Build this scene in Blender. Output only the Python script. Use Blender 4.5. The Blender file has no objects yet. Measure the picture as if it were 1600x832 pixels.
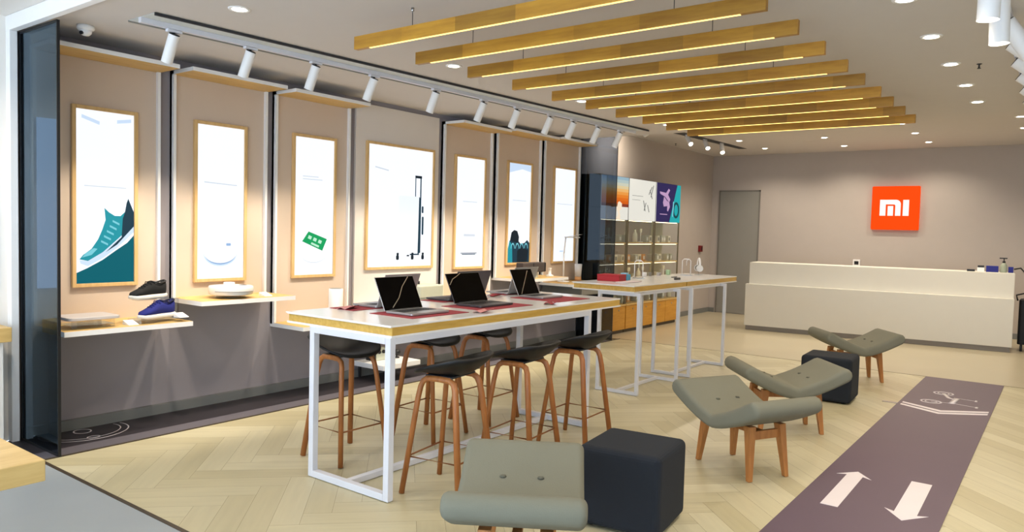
import bpy, bmesh, math, random
from mathutils import Vector, Matrix
random.seed(7)
PI = math.pi
S = bpy.context.scene
C = S.collection

# ------------------------------------------------------------------ camera, world, exposure
cam = bpy.data.cameras.new('camera'); co = bpy.data.objects.new('camera', cam); C.objects.link(co); S.camera = co
cam.sensor_width = 36.0; cam.lens = 36.0 * 1157.67 / 1600.0; cam.clip_start = 0.02; cam.clip_end = 200
def cam_matrix(y, p, r):
    cy, sy, cp, sp, cr, sr = math.cos(y), math.sin(y), math.cos(p), math.sin(p), math.cos(r), math.sin(r)
    B = Matrix(((1, 0, 0), (0, 0, -1), (0, 1, 0)))
    Rz = Matrix(((cy, -sy, 0), (sy, cy, 0), (0, 0, 1)))
    Rp = Matrix(((1, 0, 0), (0, cp, -sp), (0, sp, cp)))
    Rr = Matrix(((cr, -sr, 0), (sr, cr, 0), (0, 0, 1)))
    return Rr @ Rp @ B @ Rz
Mw = cam_matrix(-0.641999, 0.0486883, 0.0261529)
rot = Matrix((Mw[0], -Mw[1], -Mw[2])).transposed()
co.matrix_world = Matrix.Translation((0, 0, 1.55)) @ rot.to_4x4()

W = bpy.data.worlds.new('world'); S.world = W; W.use_nodes = True
W.node_tree.nodes['Background'].inputs[0].default_value = (0.70, 0.84, 1.0, 1)
W.node_tree.nodes['Background'].inputs[1].default_value = 4.2      # daylight that comes in through the open shop front

S.view_settings.view_transform = 'Standard'; S.view_settings.look = 'None'
S.view_settings.exposure = 0.38; S.view_settings.gamma = 1.0; S.view_settings.use_curve_mapping = False
DOWN_W = 30.0; SPOT_W = 60.0; REAR_W = 46.0; STRIP_E = 2.3
WARM = (1.0, 0.87, 0.70)

# ------------------------------------------------------------------ materials
MATS = {}
def lin(c):
    return tuple(((v / 255.0) / 12.92 if v / 255.0 <= 0.04045 else (((v / 255.0) + 0.055) / 1.055) ** 2.4) for v in c)
def mat(name, col, rough=0.6, metal=0.0, noise=0.06, nscale=6.0, emit=None, estr=0.0, trans=0.0, ior=1.45, bump=0.0, bscale=60.0, coat=0.0, srgb=True, alpha=1.0):
    if name in MATS: return MATS[name]
    m = bpy.data.materials.new(name); m.use_nodes = True; MATS[name] = m
    nt = m.node_tree; b = nt.nodes['Principled BSDF']
    c = lin(col) if srgb else col
    b.inputs['Roughness'].default_value = rough; b.inputs['Metallic'].default_value = metal
    b.inputs['IOR'].default_value = ior; b.inputs['Transmission Weight'].default_value = trans
    b.inputs['Coat Weight'].default_value = coat; b.inputs['Alpha'].default_value = alpha
    b.inputs['Base Color'].default_value = (*c, 1)
    tc = nt.nodes.new('ShaderNodeTexCoord')
    if noise > 0:
        n = nt.nodes.new('ShaderNodeTexNoise'); n.inputs['Scale'].default_value = nscale; n.inputs['Detail'].default_value = 4
        nt.links.new(tc.outputs['Object'], n.inputs['Vector'])
        mx = nt.nodes.new('ShaderNodeMixRGB'); mx.inputs[1].default_value = (*[v * (1 - noise) for v in c], 1)
        mx.inputs[2].default_value = (*[min(1, v * (1 + noise)) for v in c], 1)
        nt.links.new(n.outputs['Fac'], mx.inputs[0]); nt.links.new(mx.outputs[0], b.inputs['Base Color'])
    if bump > 0:
        n2 = nt.nodes.new('ShaderNodeTexNoise'); n2.inputs['Scale'].default_value = bscale; n2.inputs['Detail'].default_value = 3
        nt.links.new(tc.outputs['Object'], n2.inputs['Vector'])
        bp = nt.nodes.new('ShaderNodeBump'); bp.inputs['Strength'].default_value = bump; bp.inputs['Distance'].default_value = 0.004
        nt.links.new(n2.outputs['Fac'], bp.inputs['Height']); nt.links.new(bp.outputs[0], b.inputs['Normal'])
    if emit is not None:
        b.inputs['Emission Color'].default_value = (*(lin(emit) if srgb else emit), 1); b.inputs['Emission Strength'].default_value = estr
    return m
def wood(name, c1, c2, axis=0, rough=0.45, scale=3.0, stretch=9.0, blocks=0.0):
    """wood with grain that runs along the given local axis; blocks > 0 adds the staves of a glued board"""
    if name in MATS: return MATS[name]
    m = bpy.data.materials.new(name); m.use_nodes = True; MATS[name] = m
    nt = m.node_tree; b = nt.nodes['Principled BSDF']; b.inputs['Roughness'].default_value = rough
    tc = nt.nodes.new('ShaderNodeTexCoord'); mp = nt.nodes.new('ShaderNodeMapping')
    sc = [stretch] * 3; sc[axis] = 1.0; mp.inputs['Scale'].default_value = sc
    n = nt.nodes.new('ShaderNodeTexNoise'); n.inputs['Scale'].default_value = scale; n.inputs['Detail'].default_value = 6; n.inputs['Roughness'].default_value = 0.6
    r = nt.nodes.new('ShaderNodeValToRGB'); r.color_ramp.elements[0].position = 0.3; r.color_ramp.elements[1].position = 0.7
    r.color_ramp.elements[0].color = (*lin(c1), 1); r.color_ramp.elements[1].color = (*lin(c2), 1)
    nt.links.new(tc.outputs['Object'], mp.inputs['Vector']); nt.links.new(mp.outputs[0], n.inputs['Vector'])
    nt.links.new(n.outputs['Fac'], r.inputs[0]); last = r.outputs[0]
    if blocks > 0:
        sp = nt.nodes.new('ShaderNodeSeparateXYZ'); nt.links.new(tc.outputs['Object'], sp.inputs[0])
        mu = nt.nodes.new('ShaderNodeMath'); mu.operation = 'MULTIPLY'; mu.inputs[1].default_value = 1.0 / blocks
        oi = nt.nodes.new('ShaderNodeObjectInfo')
        ad = nt.nodes.new('ShaderNodeMath'); ad.operation = 'MULTIPLY_ADD'; ad.inputs[1].default_value = 31.7
        fl = nt.nodes.new('ShaderNodeMath'); fl.operation = 'FLOOR'
        wn = nt.nodes.new('ShaderNodeTexWhiteNoise'); wn.noise_dimensions = '1D'
        nt.links.new(sp.outputs[axis], mu.inputs[0]); nt.links.new(mu.outputs[0], fl.inputs[0])
        nt.links.new(oi.outputs['Random'], ad.inputs[0]); nt.links.new(fl.outputs[0], ad.inputs[2]); nt.links.new(ad.outputs[0], wn.inputs['W'])
        mr = nt.nodes.new('ShaderNodeMapRange'); mr.inputs['To Min'].default_value = 0.72; mr.inputs['To Max'].default_value = 1.2
        nt.links.new(wn.outputs['Value'], mr.inputs['Value'])
        mx = nt.nodes.new('ShaderNodeVectorMath'); mx.operation = 'SCALE'
        nt.links.new(last, mx.inputs[0]); nt.links.new(mr.outputs[0], mx.inputs['Scale']); last = mx.outputs[0]
    nt.links.new(last, b.inputs['Base Color'])
    return m
def glow(name, col, s):
    """a lit surface: lamp or back-lit print"""
    if name in MATS: return MATS[name]
    m = bpy.data.materials.new(name); m.use_nodes = True; MATS[name] = m
    b = m.node_tree.nodes['Principled BSDF']; c = lin(col)
    b.inputs['Base Color'].default_value = (*[v * 0.12 for v in c], 1); b.inputs['Roughness'].default_value = 0.55; b.inputs['IOR'].default_value = 1.2
    b.inputs['Emission Color'].default_value = (*c, 1); b.inputs['Emission Strength'].default_value = s
    return m
def tinted_glass(name, col, refl=0.25, dens=0.5):
    if name in MATS: return MATS[name]
    m = bpy.data.materials.new(name); m.use_nodes = True; MATS[name] = m
    nt = m.node_tree; nt.nodes.clear(); o = nt.nodes.new('ShaderNodeOutputMaterial')
    t = nt.nodes.new('ShaderNodeBsdfTransparent'); t.inputs[0].default_value = (*col, 1)
    g = nt.nodes.new('ShaderNodeBsdfGlossy'); g.inputs['Roughness'].default_value = 0.02; g.inputs['Color'].default_value = (0.62, 0.82, 1, 1)
    f = nt.nodes.new('ShaderNodeFresnel'); f.inputs[0].default_value = 1.5
    ma = nt.nodes.new('ShaderNodeMath'); ma.operation = 'MULTIPLY_ADD'; ma.inputs[1].default_value = 1.0; ma.inputs[2].default_value = refl
    n = nt.nodes.new('ShaderNodeTexNoise'); n.inputs['Scale'].default_value = 1.0
    mx = nt.nodes.new('ShaderNodeMixShader')
    ge = nt.nodes.new('ShaderNodeNewGeometry'); iv = nt.nodes.new('ShaderNodeMath'); iv.operation = 'SUBTRACT'; iv.inputs[0].default_value = 1.0
    mm = nt.nodes.new('ShaderNodeMath'); mm.operation = 'MULTIPLY'
    nt.links.new(ge.outputs['Backfacing'], iv.inputs[1]); nt.links.new(f.outputs[0], ma.inputs[0])
    nt.links.new(ma.outputs[0], mm.inputs[0]); nt.links.new(iv.outputs[0], mm.inputs[1]); nt.links.new(mm.outputs[0], mx.inputs[0])
    nt.links.new(t.outputs[0], mx.inputs[1]); nt.links.new(g.outputs[0], mx.inputs[2]); nt.links.new(mx.outputs[0], o.inputs[0])
    return m

M_ceil = mat('ceiling_paint', (205, 200, 196), 0.9, noise=0.02)
M_wallb = mat('mauve_wallpaper', (180, 171, 164), 0.85, noise=0.03, bump=0.1)
M_walll = mat('grey_mauve_wall', (150, 144, 148), 0.8, noise=0.03)
M_white = mat('white_paint', (236, 236, 236), 0.5, noise=0.02)
M_whitewall = mat('white_wall_paint', (232, 228, 222), 0.8, noise=0.02)
M_metalw = mat('white_powder_coat', (214, 216, 224), 0.35, noise=0.02)
M_top = mat('white_laminate_top', (232, 232, 232), 0.18, noise=0.02)
M_panel = mat('tan_panel_laminate', (208, 190, 172), 0.7, noise=0.02)
M_panelw = mat('off_white_panel', (222, 214, 206), 0.7, noise=0.02)
M_grey = mat('grey_door_paint', (140, 138, 132), 0.6, noise=0.03)
M_base = mat('grey_green_baseboard', (118, 120, 118), 0.5, noise=0.03)
M_strip = mat('dark_purple_floor_film', (46, 42, 47), 0.45, noise=0.05)
M_carpet = mat('purple_floor_film', (98, 82, 95), 0.5, noise=0.06, nscale=2.0)
M_print = mat('white_floor_print', (226, 218, 222), 0.5, noise=0.02)
M_border = mat('grey_stone_border', (104, 100, 108), 0.4, noise=0.08)
M_brown = mat('dark_bronze_trim', (70, 60, 48), 0.4, noise=0.03)
M_con = mat('grey_concrete_tile', (158, 166, 172), 0.35, noise=0.08, nscale=2.0)
M_black = mat('black_plastic', (22, 23, 26), 0.45, noise=0.03)
M_dark = mat('dark_graphite_plastic', (46, 48, 52), 0.5, noise=0.03)
M_seat = mat('black_seat_shell', (11, 12, 15), 0.5, noise=0.03)
M_fabG = mat('grey_green_wool', (120, 119, 104), 0.95, noise=0.06, bump=0.25, bscale=220)
M_fabB = mat('charcoal_blue_wool', (29, 34, 42), 0.95, noise=0.08, bump=0.25, bscale=260)
M_counter = mat('white_counter_laminate', (228, 224, 212), 0.4, noise=0.02)
M_ckick = mat('grey_kick_plate', (134, 126, 116), 0.4, noise=0.03)
M_chrome = mat('brushed_steel', (180, 180, 180), 0.3, 1.0, noise=0.02)
M_wframe = wood('pale_oak_frame', (206, 168, 110), (222, 188, 132), 2)
M_wlight = wood('oak_veneer', (198, 160, 92), (222, 188, 120), 1)
M_wedge = wood('plywood_edge', (190, 150, 66), (214, 176, 92), 1, scale=4)
M_wleg = wood('stool_beech', (142, 84, 40), (172, 108, 54), 2, scale=5)
M_wleg2 = wood('chair_oak_leg', (158, 100, 50), (186, 126, 68), 2, scale=5)
M_beam = wood('glued_oak_beam', (160, 110, 24), (194, 144, 44), 0, scale=3, blocks=0.42)
M_orange = wood('orange_oak_cabinet', (196, 138, 44), (214, 158, 62), 1)
M_lit = glow('lamp_glass', (255, 246, 226), 14.0)
M_strip_led = glow('led_strip_glass', (255, 212, 118), STRIP_E)
M_screenW = glow('backlit_white_print', (238, 244, 255), .84)
M_glassD = tinted_glass('smoked_glass', (0.26, 0.29, 0.33), 0.05)
M_glassL = tinted_glass('smoked_glass_light', (0.38, 0.42, 0.49), 0.03)
M_glassC = tinted_glass('clear_case_glass', (0.93, 0.95, 0.94), 0.02)
M_acryl = tinted_glass('clear_acrylic', (0.9, 0.9, 0.9), 0.05)
M_red = mat('red_felt_mat', (150, 52, 62), 0.8, noise=0.08)
M_redlight = mat('pink_card', (214, 150, 150), 0.7, noise=0.04)
M_alu = mat('silver_aluminium', (176, 176, 178), 0.35, 0.6, noise=0.02)
M_dalu = mat('dark_grey_aluminium', (86, 84, 88), 0.4, 0.5, noise=0.02)

# ------------------------------------------------------------------ mesh helpers
class MB:
    def __init__(self): self.bm = bmesh.new(); self.mi = 0; self.smooth = False
    def _f(self, vs):
        try:
            f = self.bm.faces.new(vs); f.material_index = self.mi; f.smooth = self.smooth; return f
        except ValueError: return None
    def box(self, x0, x1, y0, y1, z0, z1, m=None, top=None, bot=None):
        v = [self.bm.verts.new((x, y, z)) for z in (z0, z1) for y in (y0, y1) for x in (x0, x1)]
        for k, q in enumerate(((0, 2, 3, 1), (4, 5, 7, 6), (0, 1, 5, 4), (2, 6, 7, 3), (0, 4, 6, 2), (1, 3, 7, 5))):
            f = self._f([v[i] for i in q])
            if k == 0 and bot is not None: f.material_index = bot
            if k == 1 and top is not None: f.material_index = top
        return self
    def prism(self, pts, axis, d0, d1, m=None):
        """extrude a 2-D outline along an axis: axis x -> pts are (y,z); y -> (x,z); z -> (x,y)"""
        def P(a, b, d):
            return {'x': (d, a, b), 'y': (a, d, b), 'z': (a, b, d)}[axis]
        A = [self.bm.verts.new(P(a, b, d0)) for a, b in pts]; B = [self.bm.verts.new(P(a, b, d1)) for a, b in pts]
        n = len(pts); self._f(A[::-1]); self._f(B)
        for i in range(n): self._f([A[i], A[(i + 1) % n], B[(i + 1) % n], B[i]])
        return self
    def ring(self, c, u, v, r, n, r2=None):
        return [self.bm.verts.new(c + u * (r * math.cos(2 * PI * i / n)) + v * ((r2 or r) * math.sin(2 * PI * i / n))) for i in range(n)]
    def cyl(self, a, b, r0, r1=None, n=20, cap=True):
        a = Vector(a); b = Vector(b); r1 = r0 if r1 is None else r1; d = (b - a).normalized()
        u = d.orthogonal().normalized(); v = d.cross(u)
        A = self.ring(a, u, v, r0, n); B = self.ring(b, u, v, r1, n)
        s = self.smooth; self.smooth = True
        for i in range(n): self._f([A[i], A[(i + 1) % n], B[(i + 1) % n], B[i]])
        self.smooth = False
        if cap: self._f(A[::-1]); self._f(B)
        self.smooth = s; return self
    def taper(self, a, b, s0, s1):
        """square leg from a (half size s0) to b (half size s1)"""
        a = Vector(a); b = Vector(b)
        A = [self.bm.verts.new(a + Vector((x * s0, y * s0, 0))) for x, y in ((-1, -1), (1, -1), (1, 1), (-1, 1))]
        B = [self.bm.verts.new(b + Vector((x * s1, y * s1, 0))) for x, y in ((-1, -1), (1, -1), (1, 1), (-1, 1))]
        self._f(A); self._f(B[::-1])
        for i in range(4): self._f([A[(i + 1) % 4], A[i], B[i], B[(i + 1) % 4]])
        return self
    def tube(self, pts, r, n=8, closed=False, ry=None):
        pts = [Vector(p) for p in pts]; N = len(pts); rings = []; up = Vector((0, 0, 1)); prev = None
        for i, p in enumerate(pts):
            a = pts[(i - 1) % N] if (closed or i > 0) else p; b = pts[(i + 1) % N] if (closed or i < N - 1) else p
            d = (b - a).normalized()
            if prev is None: u = d.orthogonal().normalized() if abs(d.z) > 0.9 else d.cross(up).normalized()
            else: u = (prev - d * prev.dot(d)).normalized()
            prev = u; rings.append(self.ring(p, u, d.cross(u), r, n, ry))
        s = self.smooth; self.smooth = True
        for i in range(N if closed else N - 1):
            A, B = rings[i], rings[(i + 1) % N]
            for k in range(n): self._f([A[k], A[(k + 1) % n], B[(k + 1) % n], B[k]])
        self.smooth = s
        if not closed: self._f(rings[0][::-1]); self._f(rings[-1])
        return self
    def lathe(self, prof, c, n=28, sx=1.0, sy=1.0):
        c = Vector(c); rings = []
        for r, z in prof:
            rings.append([self.bm.verts.new(c + Vector((r * sx * math.cos(2 * PI * i / n), r * sy * math.sin(2 * PI * i / n), z))) for i in range(n)] if r > 1e-6 else [self.bm.verts.new(c + Vector((0, 0, z)))])
        s = self.smooth; self.smooth = True
        for A, B in zip(rings, rings[1:]):
            for k in range(n):
                if len(A) == 1 and len(B) == 1: continue
                if len(A) == 1: self._f([A[0], B[(k + 1) % n], B[k]])
                elif len(B) == 1: self._f([A[k], A[(k + 1) % n], B[0]])
                else: self._f([A[k], A[(k + 1) % n], B[(k + 1) % n], B[k]])
        self.smooth = s
        if len(rings[0]) > 1: self._f(rings[0][::-1])
        if len(rings[-1]) > 1: self._f(rings[-1])
        return self
    def loft(self, rings, cap=True, closed=True):
        R = [[self.bm.verts.new(p) for p in r] for r in rings]; s = self.smooth; self.smooth = True; n = len(R[0])
        for A, B in zip(R, R[1:]):
            for k in range(n if closed else n - 1): self._f([A[k], A[(k + 1) % n], B[(k + 1) % n], B[k]])
        if cap: self._f(R[0][::-1]); self._f(R[-1])
        self.smooth = s; return self
    def build(self, name, m, parent=None, bevel=0.0, seg=2, local=True, norm=True, subsurf=0, sol=0.0, angle=0.6):
        me = bpy.data.meshes.new(name)
        if norm: bmesh.ops.recalc_face_normals(self.bm, faces=self.bm.faces)
        self.bm.to_mesh(me); self.bm.free()
        o = bpy.data.objects.new(name, me); C.objects.link(o)
        for x in (m if isinstance(m, (list, tuple)) else [m]): me.materials.append(x)
        if parent is not None:
            o.parent = parent
            if not local: o.matrix_parent_inverse = world_of(parent).inverted()
        if sol > 0:
            md = o.modifiers.new('shell', 'SOLIDIFY'); md.thickness = sol; md.offset = -1
        if bevel > 0:
            md = o.modifiers.new('bevel', 'BEVEL'); md.width = bevel; md.segments = seg; md.limit_method = 'ANGLE'; md.angle_limit = angle; md.harden_normals = False
        if subsurf:
            md = o.modifiers.new('smooth', 'SUBSURF'); md.levels = subsurf; md.render_levels = subsurf
        return o
def world_of(o):
    m = Matrix.Translation(o.location) @ o.rotation_euler.to_matrix().to_4x4()
    return world_of(o.parent) @ m if o.parent else m
def thing(name, label, cat, loc=(0, 0, 0), rz=0.0, group=None):
    o = bpy.data.objects.new(name, None); C.objects.link(o); o.location = loc; o.rotation_euler = (0, 0, rz)
    o.empty_display_size = 0.1; o['label'] = label; o['category'] = cat
    if group: o['group'] = group
    return o
def tag(o, label, cat, group=None, kind=None):
    o['label'] = label; o['category'] = cat
    if group: o['group'] = group
    if kind: o['kind'] = kind
    return o
def struct(o, label=None):
    o['kind'] = 'structure'
    if label: o['label'] = label
    return o
def dup(root, loc, rz, label, group=None):
    def cp(o, par):
        c = o.copy(); C.objects.link(c); c.parent = par
        for ch in o.children: cp(ch, c)
        return c
    r = cp(root, None); r.location = loc; r.rotation_euler = (0, 0, rz); r['label'] = label
    if group: r['group'] = group
    return r
def relocate(o):
    """move a single-mesh thing's origin to the foot of its own mesh"""
    me = o.data; xs = [v.co for v in me.vertices]
    c = Vector((sum(v.x for v in xs) / len(xs), sum(v.y for v in xs) / len(xs), min(v.z for v in xs)))
    me.transform(Matrix.Translation(-c)); o.location = c; return o
def arc(cx, cy, r, a0, a1, n, ry=None):
    return [(cx + r * math.cos(a0 + (a1 - a0) * i / n), cy + (ry or r) * math.sin(a0 + (a1 - a0) * i / n)) for i in range(n + 1)]
def rrect(x0, x1, y0, y1, r, n=5):
    return arc(x1 - r, y1 - r, r, 0, PI / 2, n) + arc(x0 + r, y1 - r, r, PI / 2, PI, n) + arc(x0 + r, y0 + r, r, PI, 1.5 * PI, n) + arc(x1 - r, y0 + r, r, 1.5 * PI, 2 * PI, n)
def lamp(kind, parent, loc, energy, col, aim=None, size=0.1, spot=1.6, blend=0.5):
    l = bpy.data.lights.new('light_source', kind); l.energy = energy; l.color = col
    if kind == 'SPOT': l.spot_size = spot; l.spot_blend = blend; l.shadow_soft_size = size
    elif kind == 'AREA': l.shape = 'DISK'; l.size = size
    else: l.shadow_soft_size = size
    o = bpy.data.objects.new('light_source', l); C.objects.link(o); o.parent = parent; o.location = loc
    if aim is not None:
        d = Vector(aim); o.rotation_euler = d.to_track_quat('-Z', 'Y').to_euler()
    return o

# ------------------------------------------------------------------ room shell
XL, YB, ZC, ZR = -5.78, 14.40, 2.84, 3.13
YS = 1.95; YW = 9.58; XR = 3.2; YF = -3.2; YSTEP = 8.85
struct(MB().box(XL - .3, XR, YF, YS, -0.1, 0.0).build('floor', M_con))
struct(MB().box(XL, XR, YW, YB, -0.1, 0.0).build('floor', mat('beige_stone_tile', (188, 178, 152), 0.3, noise=0.06, nscale=1.5)))
# herringbone oak: one mesh, every board with its own tone
def herringbone(x0, x1, y0, y1, Lp=0.75, Wp=0.15):
    bm = bmesh.new(); uvl = bm.loops.layers.uv.new('uv'); cl = bm.loops.layers.float_color.new('tone')
    k = round(Lp / Wp); cx, cy = (x0 + x1) / 2, (y0 + y1) / 2; ca, sa = math.cos(PI / 4), math.sin(PI / 4)
    N = int(14 / Wp)
    g = 0.0007
    for i in range(-N, N):
        for j in range(-12, 12):
            for o in (0, 1):
                # classic herringbone lattice in a 45-degree frame
                if o == 0: a0 = (i + 2 * k * j) * Wp; b0 = i * Wp
                else: a0 = i * Wp; b0 = (i - 2 * k + 1 - 2 * k * j) * Wp
                if o == 0: r = (a0, a0 + Lp, b0, b0 + Wp)
                else: r = (a0, a0 + Wp, b0, b0 + Lp)
                px, py = ((r[0] + r[1]) / 2, (r[2] + r[3]) / 2)
                X = px * ca - py * sa + cx; Y = px * sa + py * ca + cy
                if not (x0 - .4 < X < x1 + .4 and y0 - .4 < Y < y1 + .4): continue
                t = random.random(); off = random.random() * 20
                c = [(r[0] + g, r[2] + g), (r[1] - g, r[2] + g), (r[1] - g, r[3] - g), (r[0] + g, r[3] - g)]
                vs = [bm.verts.new((p * ca - q * sa + cx, p * sa + q * ca + cy, 0)) for p, q in c]
                f = bm.faces.new(vs); uvs = ((0, 0), (Lp, 0), (Lp, Wp), (0, Wp)) if o == 0 else ((0, 0), (0, Wp), (Lp, Wp), (Lp, 0))
                for lp, uv in zip(f.loops, uvs): lp[uvl].uv = (uv[0] + off, uv[1] + off * 1.7); lp[cl] = (t, t, t, 1)
    for co_, no in (((x0, 0, 0), (-1, 0, 0)), ((x1, 0, 0), (1, 0, 0)), ((0, y0, 0), (0, -1, 0)), ((0, y1, 0), (0, 1, 0))):
        bmesh.ops.bisect_plane(bm, geom=bm.verts[:] + bm.edges[:] + bm.faces[:], plane_co=co_, plane_no=no, clear_outer=True)
    for f in bm.faces:
        if f.normal.z < 0: f.normal_flip()
    me = bpy.data.meshes.new('floor'); bm.to_mesh(me); bm.free(); o = bpy.data.objects.new('floor', me); C.objects.link(o); return o
mf = bpy.data.materials.new('herringbone_oak'); mf.use_nodes = True; nt = mf.node_tree; bs = nt.nodes['Principled BSDF']
bs.inputs['Roughness'].default_value = 0.38
tcn = nt.nodes.new('ShaderNodeUVMap'); tcn.uv_map = 'uv'; mp = nt.nodes.new('ShaderNodeMapping'); mp.inputs['Scale'].default_value = (2.2, 22, 1)
nz = nt.nodes.new('ShaderNodeTexNoise'); nz.inputs['Scale'].default_value = 1.0; nz.inputs['Detail'].default_value = 6
vc = nt.nodes.new('ShaderNodeVertexColor'); vc.layer_name = 'tone'
rp = nt.nodes.new('ShaderNodeValToRGB'); rp.color_ramp.elements[0].color = (*lin((194, 184, 148)), 1); rp.color_ramp.elements[1].color = (*lin((214, 206, 174)), 1)
mxr = nt.nodes.new('ShaderNodeMixRGB'); mxr.blend_type = 'MULTIPLY'; mxr.inputs[0].default_value = 0.22
nt.links.new(tcn.outputs[0], mp.inputs[0]); nt.links.new(mp.outputs[0], nz.inputs['Vector']); nt.links.new(vc.outputs[0], rp.inputs[0])
nt.links.new(rp.outputs[0], mxr.inputs[1]); nt.links.new(nz.outputs['Fac'], mxr.inputs[2]); nt.links.new(mxr.outputs[0], bs.inputs['Base Color'])
fl = struct(herringbone(-5.16, XR, YS, YW)); fl.data.materials.append(mf)
struct(MB().box(XL, XR, YS, YW, -0.1, -0.002).build('floor', mat('oak_joint_filler', (120, 106, 78), 0.8)))
struct(MB().box(XL + .04, XR, YS - .012, YS + .012, -0.01, 0.003).build('trim_1', M_brown))
struct(MB().box(-5.16, XR, YW - .01, YW + .01, -0.01, 0.003).build('trim_2', mat('pale_metal_trim', (150, 140, 112), 0.4)))
struct(MB().box(-5.172, -5.156, YS, YW, -0.01, 0.006).build('trim_3', M_brown))
struct(MB().box(-5.335, -5.168, YS, 9.31, -0.01, 0.004).build('floor_border', M_border))
struct(MB().box(XL, -5.33, YS, 9.31, -0.01, 0.003).build('floor_dark_strip', M_strip))
# walls
struct(MB().box(XL - .15, XL, 2.03, YB + .15, 0, 3.3).build('wall_left', [M_walll]))
struct(MB().box(XL + .001, XL + .006, 9.33, YB, 0.0, 3.13).build('wall_left_rear', M_wallb))
struct(MB().box(XL - .15, XL - 0.02, YF, 2.03, 0, 3.0).build('wall_front_left', M_whitewall))
struct(MB().box(XL - .15, XR + .15, YB, YB + .15, 0, 3.3).build('wall_back', M_wallb))
struct(MB().box(XR, XR + .15, YF, YB, 0, 3.3).build('wall_right', M_whitewall))
struct(MB().box(XL, XR, YS + .06, YSTEP, ZC, ZC + .35).build('ceiling', M_ceil))
struct(MB().box(XL - .15, XR, YF, 1.985, 2.90, 3.2).build('ceiling', M_whitewall))
struct(MB().box(XL, XR, YSTEP + .001, YB, ZR, ZR + .06).build('ceiling', M_ceil))
struct(MB().box(XL, XL + .035, 2.09, 9.30, 0, 0.08).build('baseboard_left', M_base))
struct(MB().box(XL, XL + .02, 12.2, YB, 0, 0.09).build('baseboard_left', M_base))
struct(MB().box(-4.78, XR, YB - .015, YB, 0, 0.09).build('baseboard_back', M_base))
struct(MB().box(XL, -5.65, YB - .015, YB, 0, 0.09).build('baseboard_back', M_base))
# white portal at the shop front
struct(MB().box(XL - .02, XL + .05, 1.985, 2.032, 0, 2.80).build('trim_4', M_white, bevel=.003))
struct(MB().box(XL - .02, XR, 1.985, 2.032, 2.80, 2.90).build('trim_5', M_white, bevel=.003))
# grey door in the back wall
dr = thing('door_1', 'grey flush door in the mauve back wall behind the white counter', 'door', (-5.21, YB, 0)); dr['kind'] = 'structure'
MB().box(-.385, .385, -.012, .02, 0.01, 2.42).build('door_leaf', M_grey, dr, bevel=.003)
MB().box(-.41, -.385, -.02, .02, 0, 2.445).box(.385, .41, -.02, .02, 0, 2.445).box(-.41, .41, -.02, .02, 2.42, 2.445).build('door_frame', mat('grey_door_frame', (118, 114, 108), 0.5), dr)

# ------------------------------------------------------------------ floor prints
RUN = [(-1.216, 3.0), (-0.470, 3.0), (-0.470, 9.57), (-1.216, 9.57)]
runner = thing('floor_runner', 'long dark purple floor runner with white arrows and a bicycle sign', 'floor graphic', (-.843, 6.3, 0))
MB().prism([(-.373, -3.9), (.373, -3.9), (.373, 3.27), (-.373, 3.27)], 'z', 0.0015, 0.005).build('runner_film', M_carpet, runner)
def decal(pts, name='printed_mark', z0=0.005, z1=0.0062, o=runner):
    b = MB(); b.prism([(x - o.location.x, y - o.location.y) for x, y in pts], 'z', z0, z1); return b.build(name, M_print, o)
def arrow(tail, head, w, hw, hl):
    t = Vector(tail); h = Vector(head); d = (h - t).normalized(); n = Vector((-d.y, d.x)); k = h - d * hl
    return [tuple(t + n * w), tuple(t - n * w), tuple(k - n * w), tuple(k - n * hw + d * -0.03), tuple(h), tuple(k + n * hw + d * -0.03), tuple(k + n * w)]
a1 = decal(arrow((-1.03, 4.50), (-1.035, 5.28), .048, .105, .10), 'printed_arrow'); a1['label'] = 'white arrow pointing away down the runner'
a2 = decal(arrow((-0.665, 5.31), (-0.655, 4.52), .058, .112, .13), 'printed_arrow'); a2['label'] = 'white arrow pointing towards the viewer'
ch = MB()
for off in (0.0, 0.105):
    q = [(-1.185, 7.745 + off), (-.85, 7.555 + off), (-.495, 7.81 + off), (-.495, 7.875 + off), (-.85, 7.625 + off), (-1.185, 7.80 + off)]
    ch.prism([(x + .843, y - 6.3) for x, y in q], 'z', .005, .0062)
ch.build('printed_chevron', M_print, runner)
bk = MB()
def stroke(b, pts, r, o=runner, closed=False, z=.0052):
    b.tube([(x - o.location.x, y - o.location.y, z) for x, y in pts], r, 4, closed, ry=0.001)
for cx_, cy_ in ((-.975, 8.10), (-.93, 8.62)):
    stroke(bk, arc(cx_, cy_, .085, 0, 2 * PI, 20)[:-1], .009, closed=True); stroke(bk, arc(cx_, cy_, .05, 0, 2 * PI, 16)[:-1], .006, closed=True)
stroke(bk, [(-.93, 8.62), (-.86, 8.40), (-.80, 8.36)], .02); stroke(bk, [(-.975, 8.10), (-.80, 8.15), (-.60, 8.10)], .007)
stroke(bk, [(-.81, 8.12), (-.79, 8.44)], .028); stroke(bk, [(-.79, 8.44), (-.63, 8.42)], .007); stroke(bk, [(-.63, 8.38), (-.63, 8.46)], .012); stroke(bk, [(-.60, 8.06), (-.60, 8.13)], .012)
bk.build('printed_bicycle', M_print, runner)
rod = MB(); rod.box(-.07, .07, -.025, .025, 0, .004); rodo = rod.build('floor_plate', M_chrome); rodo.location = (-1.275, 7.80, 0.0005)
tag(rodo, 'small flat metal plate on the oak floor at the left edge of the runner', 'plate')
ro = thing('floor_graphic', 'white ring and oval outline printed on the dark strip by the smoked glass', 'floor graphic', (-5.56, 2.36, 0.003))
lg = MB()
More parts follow.
